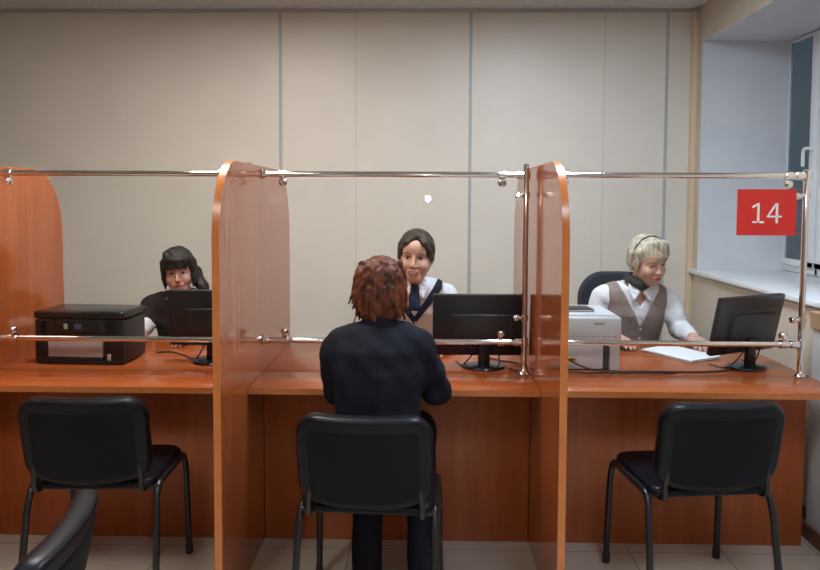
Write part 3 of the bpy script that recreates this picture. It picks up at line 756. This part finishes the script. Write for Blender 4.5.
def face_parts(S, parent, brow_m, smile, lid=0.0):
    """eyes, brows and lips sit on the sculpted surface (S keeps the head frame)"""
    k = S.k; Rm = S.R
    def W(p): return Vector(S.W(p))
    for sx in (-1, 1):
        ys = S.surf(sx * 0.031, 0.004)
        e = MB(); c = (sx * 0.031, ys + 0.0083, 0.004)
        e.sphere(W(c), 0.0128 * k); eo = e.build('eye', M['eye_white'], parent)
        g = np.array((sx * 0.0 , -1.0, -0.10)); g /= np.linalg.norm(g)
        MB().sphere(W(np.array(c) + g * 0.0072), 0.0070 * k).build('iris', M['iris'], eo)
        # upper lid line with lashes
        L = [(sx * 0.031 + dx, S.surf(sx * 0.031 + dx, 0.012 - abs(dx) * 0.25) - 0.0002, 0.0115 - lid - abs(dx) * 0.32) for dx in (-0.014, -0.007, 0, 0.007, 0.014)]
        L = [(a, min(b, ys - 0.003 + abs(a - sx * 0.031) * 0.35), c_) for a, b, c_ in L]
        MB().tube([W(p) for p in L], [0.0012 * k, 0.0022 * k, 0.0026 * k, 0.0022 * k, 0.0012 * k], 8).build('eyelashes', M['brow'], eo)
        B = [(sx * q, S.surf(sx * q, zz) - 0.0004, zz) for q, zz in ((0.014, 0.0255), (0.024, 0.0295), (0.036, 0.030), (0.048, 0.0255))]
        MB().tube([W(p) for p in B], [0.0020 * k, 0.0028 * k, 0.0024 * k, 0.0012 * k], 8).build('eyebrow', brow_m, parent)
    lip = MB()
    for up in (1, -1):
        P = []
        for i in range(9):
            u = -1 + i / 4; x = 0.0225 * u * (1 + 0.20 * smile)
            z = -0.0635 + 0.009 * smile * u * u + up * (0.0040 if up > 0 else 0.0048) * (1 - u * u) - (0.0012 * (1 - min(1, abs(u) * 4)) if up > 0 else 0)
            P.append(W((x, S.surf(x, z) - 0.0006, z)))
        lip.tube(P, [(0.0014 + 0.0032 * (1 - (-1 + i / 4) ** 2)) * k for i in range(9)], 8)
    lo = lip.build('lips', M['lips'], parent)
    if smile > 0.7:
        P = []
        for i in range(7):
            u = -0.7 + i * 1.4 / 6; x = 0.0225 * u; z = -0.0637 + 0.009 * smile * u * u
            P.append(W((x, S.surf(x, z) - 0.0024, z)))
        MB().tube(P, [0.0008 * k, 0.0016 * k, 0.0018 * k, 0.0018 * k, 0.0018 * k, 0.0016 * k, 0.0008 * k], 8).build('teeth', M['teeth'], lo)

def torso_stations(J, grow=0.0):
    # J: dict with lean positions cy(z)
    f = J['cy']; z0 = J['z0']; b = J.get('bust', 0.0); w = J.get('w', 1.0)
    S = [(0.44, 0.165, 0.125), (0.54, 0.172, 0.125), (0.62, 0.160, 0.115), (0.72, 0.140, 0.098), (0.80, 0.150, 0.105), (0.88, 0.163, 0.112), (0.955, 0.165, 0.098), (1.01, 0.145, 0.075), (1.04, 0.095, 0.058)]
    return [(z + z0, J['cx'](z + z0), f(z + z0), a * w + grow, d + grow) for z, a, d in S]

def build_body(S, J, smile=0.0, hands=True):
    S.frame(); st = torso_stations(J, -0.012)[J.get('skip', 0):]; S.loft(st, 0.02)
    sh = J['sh']; nb = J['neck']
    for sx, A in ((-1, J['armL']), (1, J['armR'])):
        S.cap(np.array(nb) + np.array((0, 0.005, -0.022)), sh[0 if sx < 0 else 1], 0.040, 0.045, 0.04)
        S.chain(A, [0.046, 0.037, 0.024], 0.015)
    for L in (J['legL'], J['legR']): S.chain(L, [0.080, 0.055, 0.034], 0.03); S.cap(L[2], np.array(L[2]) + np.array(J['toe']), 0.030, 0.024, 0.02)
    S.frame(J['Rh'], J['head'], J['hs'])
    head_sdf(S, smile)
    S.frame()
    # neck joins the skull base to the shoulders
    hb = np.array(J['head']) + np.array(J['Rh']) @ (np.array((0, 0.022, -0.065)) * J['hs'])
    S.cap(hb, np.array(nb) + np.array((0, 0.01, 0.0)), 0.043, 0.052, 0.025)
    for A, dirn, nrm, side in J['hands']:
        hand_sdf(S, A, dirn, nrm, side, J.get('curl', 0.7))

def sleeves(S, J, r, k=0.02, cut=0.0):
    for A in (J['armL'], J['armR']):
        A = [np.array(a, float) for a in A]; e = A[2] - (A[2] - A[1]) / np.linalg.norm(A[2] - A[1]) * cut
        S.chain([A[0], (A[0] + A[1]) / 2, A[1], (A[1] * 0.5 + e * 0.5), e], r, k)

LO, HI = (-0.40, -0.56, -0.02), (0.40, 0.34, 1.42)
H = 0.005
def new(lo=LO, hi=HI, h=H): return SDF(lo, hi, h)

def finger_free_mesh(S, J, parent, skin): return S.mesh('body', skin, parent, 1)

def clerk(J, parent, skin, vest_m, shirt_m, style):
    S = new((LO[0], LO[1], -0.02), HI, 0.0046); build_body(S, J, J['smile'])
    S.mesh('body', skin, parent, 1)
    S.frame(J['Rh'], J['head'], J['hs']); face_parts(S, parent, J['brow'], J['smile'], J.get('lid', 0.0))
    nb = np.array(J['neck'], float); st = torso_stations(J)
    zlo = 0.40 + J['z0']
    # shirt with sleeves and an open collar
    T = new((LO[0], LO[1], 0.36), (HI[0], HI[1], 1.25 + J['z0'] + 0.05))
    T.loft(st, 0.02, 0.004)
    for i in (0, 1): T.cap(nb + np.array((0, 0.0, -0.008)), J['sh'][i], 0.059, 0.056, 0.05)
    sleeves(T, J, [0.058, 0.056, 0.052, 0.045, 0.037], 0.02, 0.015)
    T.noise(0.0016, 45, 3)
    cz = nb[2] + 0.012
    T.cap(nb + np.array((0, 0.012, 0.0)), nb + np.array((0, 0.0, 0.035)), 0.062, 0.058, 0.012)          # collar stand
    v = J['shirt_v']                                                                                       # depth of the open neck
    T.fn(lambda x, y, z: np.maximum(np.abs(x - nb[0]) * 0.85 - (z - (nb[2] - v)) * 0.53, y - nb[1]) + 0 * z, 's')
    T.cap(nb + np.array((0, 0.004, -0.02)), nb + np.array((0, -0.012, 0.09)), 0.052, 0.052, 0.004, 's')
    T.fn(lambda x, y, z: (z - (nb[2] + 0.030)) + 0 * x + 0.35 * (y - nb[1]) * -1.0, 'i')
    sh = T.mesh('shirt', shirt_m, parent, 1)
    # collar wings
    for sx in (-1, 1):
        c = new((nb[0] - 0.14, nb[1] - 0.17, nb[2] - 0.12), (nb[0] + 0.14, nb[1] + 0.1, nb[2] + 0.08), 0.0032)
        f = nb
        fy = lambda x, z: f[1] - 0.064 - 0.25 * (f[2] + 0.03 - z) + 0.55 * abs(x) ** 1.3
        P = [(0.030, 0.030), (0.056, 0.028), (0.062, -0.005), (0.040, -0.052), (0.018, -0.020)]
        for a, b in ((0, 1), (1, 2), (2, 3), (3, 4), (4, 0), (0, 2), (0, 3), (4, 2)):
            (xa, za), (xb, zb) = P[a], P[b]
            c.cap((f[0] + sx * xa, fy(xa, f[2] + za), f[2] + za), (f[0] + sx * xb, fy(xb, f[2] + zb), f[2] + zb), 0.008, 0.008, 0.006)
        c.mesh('collar_wing', shirt_m, sh, 1)
    # sleeveless vest with a V neck
    def vest(grow, extra=0.0):
        Vv = new((-0.34, LO[1], 0.36), (0.34, HI[1], 1.12 + J['z0'] + 0.05))
        Vv.loft(st, 0.02, 0.012 + grow)
        for i in (0, 1): Vv.cap(nb + np.array((0, 0.0, -0.010)), np.array(J['sh'][i]) * 0.86 + nb * 0.14, 0.058 + grow, 0.059 + grow, 0.05)
        return Vv
    vd = J['vest_v']; sl_ = J.get('vest_slope', 0.55)
    wedge = lambda off: (lambda x, y, z: np.maximum((np.abs(x - nb[0]) - (z - (nb[2] - vd)) * sl_ - off) * 0.87, y - nb[1] - 0.02) + 0 * z)
    Vv = vest(0.0)
    if J.get('cap_w'):
        for A in (J['armL'], J['armR']): Vv.cap(A[0], np.array(A[0]) * 0.2 + np.array(A[1]) * 0.8, 0.067, 0.060, 0.02)
    arm = [J['armL'], J['armR']]
    def trim_common(Q, aw):
        Q.cap(nb + np.array((0, 0.02, -0.04)), nb + np.array((0, 0.01, 0.10)), 0.066, 0.070, 0.01, 's')
        for i, sx in ((0, -1), (1, 1)):
            sp = np.array(J['sh'][i], float)
            Q.fn(lambda x, y, z, sx=sx, sp=sp: -(sx * (x - nb[0]) - (sx * (sp[0] - nb[0]) + aw)) + 0 * y + 0 * z, 's', k=0.008)
    trim_common(Vv, J.get('cap_w', 0.0))
    Vv.fn(wedge(0.0), 's', k=0.004)
    Vv.noise(0.001, 40, 5)
    vo = Vv.mesh('vest', vest_m, parent, 1)
    if J.get('trim'):
        Q = vest(0.0035)
        trim_common(Q, -0.004); Q.fn(wedge(-0.004), 's')
        w2 = lambda x, y, z: np.maximum((np.abs(x - nb[0]) - (z - (nb[2] - vd)) * (sl_ + 0.12) - 0.030) * 0.85, y - nb[1] - 0.02) + 0 * z
        Q.fn(w2, 'i')
        Q.mesh('shawl_collar', J['trim'], vo, 1)
    for i in range(4):
        z = nb[2] - vd - 0.02 - i * 0.055
        Vv.frame(); y = Vv.surf(nb[0], z, -0.5, 0.2, 400)
        if y < 0.19: MB().sphere((nb[0] + 0.004, y - 0.001, z), 0.0075, (1, 0.45, 1)).build('button', M['button'], vo)
    # skirt over the thighs
    K = new((-0.34, -0.56, 0.02), (0.34, 0.34, 0.64))
    K.loft(st[:3], 0.02, 0.014)
    for L in (J['legL'], J['legR']): K.chain([L[0], L[1], np.array(L[1]) * 0.7 + np.array(L[2]) * 0.3], [0.094, 0.072, 0.066], 0.05)
    K.mesh('skirt', M['trouser'], parent, 1)
    for L in (J['legL'], J['legR']):
        a = np.array(L[2], float); Sh = SDF(a - 0.2, a + 0.2, 0.005)
        Sh.ell(a + np.array(J['toe']) * 0.5 + np.array((0, 0, -0.012)), (0.04, 0.125, 0.028), 0.02); Sh.cap(a, a + (0, 0, 0.0), 0.036, 0.036, 0.02)
        Sh.fn(lambda x, y, z: 0.004 - z + 0 * x + 0 * y, 'i')
        Sh.mesh('shoe', M['shoe'], parent, 1)
    style(J, parent)

def hair_grid(J, r=0.24):
    h = np.array(J['head'], float); S = SDF(h - r, h + (r, r, r * 0.8), 0.0036); S.frame(J['Rh'], h, J['hs']); return S

# ---- middle clerk
def style_middle(J, parent):
    S = hair_grid(J)
    S.ell((0, 0.020, 0.036), (0.086, 0.105, 0.090), 0.0)
    S.ell((0, 0.05, -0.01), (0.078, 0.07, 0.07), 0.03)
    for sx in (-1, 1): S.cap((sx * 0.072, -0.01, 0.05), (sx * 0.076, 0.012, -0.020), 0.013, 0.009, 0.02)
    S.ell((0, 0.115, 0.02), (0.035, 0.032, 0.035), 0.02)
    S.noise(0.0012, 120, 2)
    S.ell((0, -0.108, -0.050), (0.070, 0.090, 0.096), 0.006, 's')
    S.fn(lambda x, y, z: np.maximum(z + 0.05 - 0.5 * y, -(0.3 - y)) + 0 * x, 's')
    S.fn(lambda x, y, z: np.maximum(np.maximum(y - 0.03, z + 0.022), -0.2 - y) + 0 * x, 's', k=0.01)
    for sx in (-1, 1): S.chain([(0.010, -0.060, 0.104), (sx * 0.040 + 0.004, -0.074, 0.074), (sx * 0.066, -0.048, 0.030), (sx * 0.078, -0.004, -0.012)], [0.013, 0.013, 0.012, 0.009], 0.012)
    S.mesh('hair', M['hair_brown'], parent, 1)
    nb = np.array(J['neck'], float)
    N = SDF(nb - (0.13, 0.2, 0.2), nb + (0.13, 0.12, 0.1), 0.0035)
    for sx in (-1, 1):
        N.cap(nb + (sx * 0.006, -0.088, -0.012), nb + (sx * 0.014, -0.105, -0.105), 0.016, 0.019, 0.01)
    N.ell(nb + (0, -0.088, -0.008), (0.022, 0.014, 0.017), 0.008)
    for a in range(10):
        t0, t1 = PI * a / 10 - PI / 2 + PI, PI * (a + 1) / 10 - PI / 2 + PI
    N.noise(0.0012, 70, 4)
    N.mesh('neck_scarf', M['navy_trim'], parent, 1)
    for sx in (-1, 1):
        p = J['head'] + np.array(J['Rh']) @ (np.array((sx * 0.081, -0.004, -0.040)) * J['hs'])
        MB().sphere(p, 0.005).build('earring', M['button'], parent)

J = dict(z0=0.035, cx=lambda z: 0.0 + 0 * z, cy=lambda z: 0.05 - 0.26 * max(0, z - 0.55) ** 1.2, w=1.0,
         neck=(0.0, -0.105, 1.060), head=(0.006, -0.175, 1.217), hs=1.09, Rh=rotm(-6, 6, 3), smile=0.9, brow=M['brow'], lid=0.001,
         sh=[(-0.150, -0.075, 1.010), (0.150, -0.075, 1.010)],
         armL=[(-0.172, -0.075, 0.995), (-0.225, -0.070, 0.790), (-0.14, -0.31, 0.800)], armR=[(0.172, -0.075, 0.995), (0.225, -0.070, 0.790), (0.14, -0.31, 0.800)],
         legL=[(-0.09, 0.05, 0.50), (-0.10, -0.34, 0.50), (-0.10, -0.32, 0.075)], legR=[(0.09, 0.05, 0.50), (0.10, -0.34, 0.50), (0.10, -0.32, 0.075)], toe=(0, -0.14, -0.035),
         hands=[((-0.135, -0.315, 0.795), (0.25, -1, -0.08), (0, 0, 1), 1), ((0.135, -0.315, 0.795), (-0.25, -1, -0.08), (0, 0, 1), -1)],
         shirt_v=0.05, vest_v=0.17, vest_slope=0.62, trim=M['navy_trim'])
p = thing('person', 'smiling clerk in a beige vest with navy collar facing the customer', 'person', (-0.045, 0.735, 0))
clerk(J, p, M['skin'], M['vest_tan'], M['shirt'], style_middle)

# ---- right clerk, looking down at her papers
def style_right(J, parent):
    S = hair_grid(J)
    S.ell((0, 0.020, 0.038), (0.086, 0.100, 0.090), 0.0)
    S.ell((0, 0.050, -0.02), (0.080, 0.062, 0.062), 0.03)
    for i in range(7):
        x = -0.054 + i * 0.018; S.cap((x * 0.7 + 0.01, -0.050, 0.105), (x + 0.006, -0.088 + 8 * x * x, 0.046 - 0.006 * (i % 2)), 0.018, 0.010, 0.012)
    for sx in (-1, 1):
        S.cap((sx * 0.078, -0.02, 0.06), (sx * 0.080, -0.022, -0.028), 0.018, 0.010, 0.015)
        S.cap((sx * 0.080, 0.02, 0.04), (sx * 0.080, 0.018, -0.050), 0.018, 0.010, 0.015)
    S.noise(0.0022, 110, 8)
    S.ell((0, -0.115, -0.052), (0.072, 0.080, 0.078), 0.006, 's')
    S.fn(lambda x, y, z: np.maximum(z + 0.075, -1 - z) + 0 * x + 0 * y, 's', k=0.01)
    hr = S.mesh('hair', M['hair_blond'], parent, 1)
    B = MB(); P = []
    for i in range(17):
        a = PI * i / 16; P.append(Vector(S.W((0.090 * math.cos(a), 0.004, 0.036 + 0.0945 * math.sin(a)))))
    B.tube(P, 0.0032, 8, True); B.build('headband', M['scarf_dark'], parent)
    nb = np.array(J['neck'], float)
    N = SDF(nb - (0.14, 0.18, 0.12), nb + (0.14, 0.14, 0.14), 0.0036)
    for i in range(24):
        a, b = 2 * PI * i / 24, 2 * PI * (i + 1) / 24
        f = lambda t: nb + np.array((0.056 * math.cos(t), -0.004 + 0.058 * math.sin(t) + 0.0, 0.044 - 0.030 * max(0, -math.sin(t)) + 0.012))
        N.cap(f(a), f(b), 0.021 + 0.010 * max(0, -math.sin(a)), None, 0.006)
    N.noise(0.002, 75, 6)
    N.mesh('neck_scarf', M['scarf_dark'], parent, 1)

J = dict(z0=0.0, cx=lambda z: 0.0 + 0 * z, cy=lambda z: 0.02 - 0.20 * max(0, z - 0.55) ** 1.2, w=1.0,
         neck=(0.008, -0.085, 1.030), head=(0.042, -0.145, 1.185), hs=1.06, Rh=rotm(20, 17, -6), smile=0.0, brow=M['brow_light'], lid=0.006,
         sh=[(-0.160, -0.060, 0.985), (0.160, -0.060, 0.975)],
         armL=[(-0.182, -0.060, 0.970), (-0.250, -0.050, 0.745), (-0.16, -0.285, 0.800)], armR=[(0.182, -0.060, 0.960), (0.240, -0.090, 0.800), (0.222, -0.315, 0.803)],
         legL=[(-0.09, 0.02, 0.50), (-0.10, -0.36, 0.50), (-0.10, -0.34, 0.075)], legR=[(0.09, 0.02, 0.50), (0.10, -0.36, 0.50), (0.10, -0.34, 0.075)], toe=(0, -0.14, -0.035),
         hands=[((-0.155, -0.295, 0.795), (0.25, -1, -0.08), (0, 0, 1), 1), ((0.221, -0.330, 0.801), (-0.05, -1, -0.12), (0, 0, 1), -1)],
         shirt_v=0.10, vest_v=0.20, vest_slope=0.50, curl=0.45)
p = thing('person', 'blond clerk in a grey vest and dark scarf looking down at papers', 'person', (1.165, 0.90, 0))
clerk(J, p, M['skin'], M['vest_grey'], M['shirt'], style_right)

# ---- left clerk
def style_left(J, parent):
    S = hair_grid(J, 0.30)
    S.ell((0, 0.018, 0.040), (0.087, 0.102, 0.091), 0.0)
    S.ell((0, 0.045, -0.02), (0.080, 0.062, 0.075), 0.03)
    for i in range(9):
        x = -0.060 + i * 0.015; S.chain([(x * 0.8, -0.050, 0.108), (x * 0.95, -0.094 + 8 * x * x, 0.076), (x, -0.103 + 9 * x * x, 0.036 - 0.004 * (i % 2))], [0.020, 0.016, 0.009], 0.010)
    for sx in (-1, 1):
        S.chain([(sx * 0.074, -0.035, 0.06), (sx * 0.078, -0.036, -0.03), (sx * 0.072, -0.040, -0.085)], [0.016, 0.011, 0.005], 0.015)
        S.cap((sx * 0.080, 0.02, 0.04), (sx * 0.078, 0.025, -0.075), 0.018, 0.014, 0.02)
    S.chain([(0.02, 0.10, 0.02), (0.075, 0.085, -0.04), (0.110, 0.045, -0.110), (0.135, 0.015, -0.185), (0.140, -0.01, -0.225)], [0.035, 0.034, 0.030, 0.022, 0.008], 0.02)
    S.noise(0.0016, 110, 8)
    S.ell((0, -0.118, -0.046), (0.070, 0.085, 0.078), 0.006, 's')
    S.mesh('hair', M['hair_black'], parent, 1)
    nb = np.array(J['neck'], float)
    N = SDF(nb - (0.14, 0.18, 0.12), nb + (0.14, 0.14, 0.12), 0.004)
    for i in range(24):
        a, b = 2 * PI * i / 24, 2 * PI * (i + 1) / 24
        f = lambda t: nb + np.array((0.058 * math.cos(t), -0.004 + 0.060 * math.sin(t), 0.026 - 0.016 * max(0, -math.sin(t))))
        N.cap(f(a), f(b), 0.018 + 0.006 * max(0, -math.sin(a)), None, 0.006)
    N.noise(0.002, 75, 6)
    N.mesh('neck_scarf', M['vest_dark'], parent, 1)

J = dict(z0=-0.075, cx=lambda z: 0.0 + 0 * z, cy=lambda z: 0.03 - 0.20 * max(0, z - 0.48) ** 1.2, w=1.0,
         neck=(0.005, -0.085, 0.955), head=(0.0, -0.130, 1.105), hs=1.02, Rh=rotm(14, 8, -4), smile=0.5, brow=M['brow'], lid=0.003,
         sh=[(-0.155, -0.060, 0.905), (0.155, -0.060, 0.905)],
         armL=[(-0.178, -0.060, 0.890), (-0.205, -0.120, 0.790), (-0.13, -0.34, 0.800)], armR=[(0.178, -0.060, 0.890), (0.225, -0.120, 0.790), (0.14, -0.34, 0.800)],
         legL=[(-0.09, 0.03, 0.45), (-0.10, -0.34, 0.47), (-0.10, -0.32, 0.075)], legR=[(0.09, 0.03, 0.45), (0.10, -0.34, 0.47), (0.10, -0.32, 0.075)], toe=(0, -0.14, -0.035),
         hands=[((-0.127, -0.355, 0.795), (0.25, -1, -0.08), (0, 0, 1), 1), ((0.137, -0.355, 0.795), (-0.25, -1, -0.08), (0, 0, 1), -1)],
         shirt_v=0.04, vest_v=0.08, vest_slope=0.4, cap_w=0.14)
p = thing('person', 'dark-haired clerk with a fringe and dark vest behind the left monitor', 'person', (-1.365, 0.97, 0))
clerk(J, p, M['skin_pink'], M['vest_dark'], M['shirt'], style_left)

# ---- customer, seen from behind (built facing -y, turned round by her root)
J = dict(z0=-0.005, cx=lambda z: 0.0 + 0 * z, cy=lambda z: 0.06 - 0.16 * max(0, z - 0.55) ** 1.1, w=0.98,
         neck=(0.0, -0.030, 1.005), head=(-0.006, -0.075, 1.150), hs=1.0, Rh=rotm(-8, 4, 0), smile=0.3, brow=M['brow'], lid=0.002, skip=1,
         sh=[(-0.140, -0.010, 0.955), (0.140, -0.010, 0.955)],
         armL=[(-0.162, -0.005, 0.925), (-0.216, -0.055, 0.778), (-0.11, -0.31, 0.820)], armR=[(0.160, -0.005, 0.925), (0.154, -0.060, 0.768), (0.06, -0.31, 0.820)],
         legL=[(-0.09, 0.02, 0.545), (-0.150, -0.325, 0.535), (-0.170, -0.060, 0.075)], legR=[(0.08, 0.02, 0.545), (0.060, -0.325, 0.535), (0.048, -0.060, 0.075)], toe=(0, -0.125, -0.035),
         hands=[((-0.112, -0.325, 0.810), (0.55, -1, -0.12), (0, 0, 1), 1), ((0.052, -0.325, 0.810), (-0.35, -1, -0.12), (0, 0, 1), -1)], curl=0.6)
p = thing('person', 'customer with short red-brown hair in a navy jacket, seen from behind', 'person', (-0.165, -0.42, 0), PI)
S = new(LO, HI, 0.0046); build_body(S, J, 0.3); S.mesh('body', M['skin'], p, 1)
S.frame(J['Rh'], J['head'], J['hs']); face_parts(S, p, M['brow'], 0.3, 0.002)
st = torso_stations(J)[1:]; st[0] = (0.50,) + tuple(st[0][1:]); nb = np.array(J['neck'], float)
T = new((-0.36, -0.50, 0.40), (0.36, 0.30, 1.10))
T.loft(st[0:], 0.02, 0.014)
for i in (0, 1): T.cap(nb + (0, 0.004, -0.012), J['sh'][i], 0.058, 0.058, 0.05)
sleeves(T, J, [0.060, 0.058, 0.056, 0.050, 0.044], 0.02, 0.02)
T.noise(0.0030, 30, 11)
T.cap(nb + (0, 0.02, -0.02), nb + (0, 0.012, 0.045), 0.066, 0.062, 0.015)
T.cap(nb + (0, 0.004, -0.02), nb + (0, -0.01, 0.12), 0.053, 0.056, 0.004, 's')
T.fn(lambda x, y, z: np.maximum((np.abs(x - nb[0]) - (z - (nb[2] - 0.22)) * 0.35) * 0.9, y - nb[1] + 0.02) + 0 * z, 's', k=0.004)
T.fn(lambda x, y, z: (z - (nb[2] + 0.045)) + 0.35 * -(y - nb[1]) + 0 * x, 'i')
# back seam and vent
T.d += (0.0035 * np.exp(-(T.ax[0] / 0.0045) ** 2)[:, None, None] * (T.ax[1] > 0.03)[None, :, None] * (T.ax[2] < 0.96)[None, None, :]).astype(np.float32)
jk = T.mesh('jacket', M['navy'], p, 1)
C = SDF(nb - (0.13, 0.12, 0.08), nb + (0.13, 0.16, 0.09), 0.0036)
for i in range(16):
    a, b = PI * (i / 16) , PI * ((i + 1) / 16)
    f = lambda t, zz, r: nb + np.array(((r + 0.004) * math.cos(t), 0.006 + r * math.sin(t), zz - 0.02 * (1 - math.sin(t))))
    C.cap(f(a, 0.042, 0.064), f(b, 0.042, 0.064), 0.007, None, 0.006); C.cap(f(a, 0.022, 0.072), f(b, 0.022, 0.072), 0.009, None, 0.01); C.cap(f(a, 0.002, 0.080), f(b, 0.002, 0.080), 0.008, None, 0.01)
C.mesh('collar', M['navy'], jk, 1)
K = new((-0.30, -0.50, 0.06), (0.30, 0.30, 0.66))
K.loft([(0.49, 0, 0.05, 0.160, 0.120), (0.60, 0, 0.055, 0.165, 0.115)], 0.03)
for L in (J['legL'], J['legR']): K.chain([np.array(q, float) for q in (L[0], L[1])] + [np.array(L[1]) * 0.5 + np.array(L[2]) * 0.5, np.array(L[2]) + (0, 0.0, 0.0)], [0.088, 0.068, 0.062, 0.058], 0.04)
K.noise(0.002, 30, 2)
K.fn(lambda x, y, z: 0.475 - z + np.maximum(0, 0) + 0 * x + 0 * y - 10 * (y < -0.15), 'i') if False else None
K.mesh('trousers', M['trouser'], p, 1)
for L in (J['legL'], J['legR']):
    a = np.array(L[2], float); Sh = SDF(a - 0.2, a + 0.2, 0.005)
    Sh.ell(a + np.array(J['toe']) * 0.5 + np.array((0, 0.01, -0.012)), (0.042, 0.125, 0.03), 0.02); Sh.cap(a, a + (0, 0, 0.0), 0.036, 0.036, 0.02)
    Sh.fn(lambda x, y, z: 0.004 - z + 0 * x + 0 * y, 'i'); Sh.mesh('shoe', M['shoe'], p, 1)
S = SDF(np.array(J['head']) - 0.2, np.array(J['head']) + 0.2, 0.003); S.frame(J['Rh'], J['head'], J['hs'])
S.ell((0, 0.022, 0.045), (0.094, 0.106, 0.094), 0.0)
S.ell((0, 0.042, -0.010), (0.103, 0.082, 0.078), 0.03)
S.ell((0, 0.048, -0.070), (0.082, 0.060, 0.050), 0.03)
r = np.random.RandomState(5)
for i in range(130):
    a = r.uniform(-0.3, PI + 0.3); z0 = r.uniform(-0.07, 0.105)
    sc = math.sqrt(max(0.12, 1 - ((z0 - 0.0) / 0.15) ** 2)) * (1.0 if z0 > -0.02 else 1 + (z0 + 0.02) * 1.6)
    x, y = 0.101 * math.cos(a) * sc, 0.034 + 0.092 * math.sin(a) * sc
    L_ = r.uniform(0.03, 0.055); tw = r.uniform(-0.022, 0.022)
    S.cap((x * 0.965, y * 0.965, z0 + 0.012), (x * 0.985 + tw, y * 0.99, z0 - L_), 0.0085, 0.003, 0.008)
S.noise(0.0013, 120, 3)
S.ell((0, -0.120, -0.040), (0.074, 0.085, 0.100), 0.006, 's')
S.fn(lambda x, y, z: -(z + 0.116 + 0.005 * np.sin(70 * x)) + 0 * y, 'i')
S.mesh('hair', M['hair_red'], p, 3)


# ------------------------------------------------------------------ ceiling lights (behind and above the viewer)
def ceiling_light(loc, col, strength, label):
    m = mat('diffuser_glow', (0.8, 0.8, 0.8), 0.5, emit=col, estr=strength)
    t = thing('ceiling_light', label, 'ceiling light', loc, 0, 'square ceiling lights')
    f = MB()
    for a in ((-0.30, 0.30, -0.30, -0.28), (-0.30, 0.30, 0.28, 0.30), (-0.30, -0.28, -0.28, 0.28), (0.28, 0.30, -0.28, 0.28)):
        f.box(a[0], a[1], a[2], a[3], -0.03, -0.001, 0.002)
    f.build('frame', M['white_plastic'], t)
    MB().box(-0.28, 0.28, -0.28, 0.28, -0.024, -0.002).build('diffuser', m, t)
LS = 33.0
WARM, COOL = (1.0, 0.93, 0.85), (0.74, 0.87, 1.0)
ceiling_light((-1.1, -0.05, ZC), WARM, LS * 0.9, 'square white ceiling light above the left desk')
ceiling_light((0.75, -0.05, ZC), COOL, LS, 'square white ceiling light above the right desk')
ceiling_light((-1.2, -2.4, ZC), WARM, LS * 0.48, 'square white ceiling light in the waiting area on the left')
ceiling_light((0.9, -2.4, ZC), COOL, LS * 0.48, 'square white ceiling light in the waiting area on the right')
# small flash lamp of the phone that took the picture
fl = bpy.data.lights.new('phone_flash', 'POINT'); fl.energy = 10; fl.shadow_soft_size = 0.022; fl.color = (1, 0.96, 0.9)
fo = bpy.data.objects.new('phone_flash', fl); COL.objects.link(fo); fo.location = (0.035, -2.94, 1.515)

# night sky glow outside the window
w = bpy.data.worlds.new('night'); SC.world = w; w.use_nodes = True
w.node_tree.nodes['Background'].inputs['Color'].default_value = (0.115, 0.15, 0.175, 1)
w.node_tree.nodes['Background'].inputs['Strength'].default_value = 0.34

# ------------------------------------------------------------------ camera
cam = bpy.data.cameras.new('camera'); co = bpy.data.objects.new('camera', cam); COL.objects.link(co)
cam.sensor_width = 36; cam.sensor_fit = 'HORIZONTAL'; cam.lens = 689.124 / 820 * 36
cam.shift_y = -(285 - 237.48) / 820
pit, yaw, rol = math.radians(3.0358), math.radians(-1.1315), math.radians(0.2546)
co.matrix_world = Matrix.Translation((0, -2.9634, 1.4978)) @ Matrix.Rotation(-yaw, 4, 'Z') @ Matrix.Rotation(PI / 2 - pit, 4, 'X') @ Matrix.Rotation(rol, 4, 'Z')
cam.clip_start = 0.02
SC.camera = co
vs = SC.view_settings
vs.view_transform = 'Standard'; vs.look = 'None'; vs.gamma = 1; vs.use_curve_mapping = False; vs.exposure = 0.68
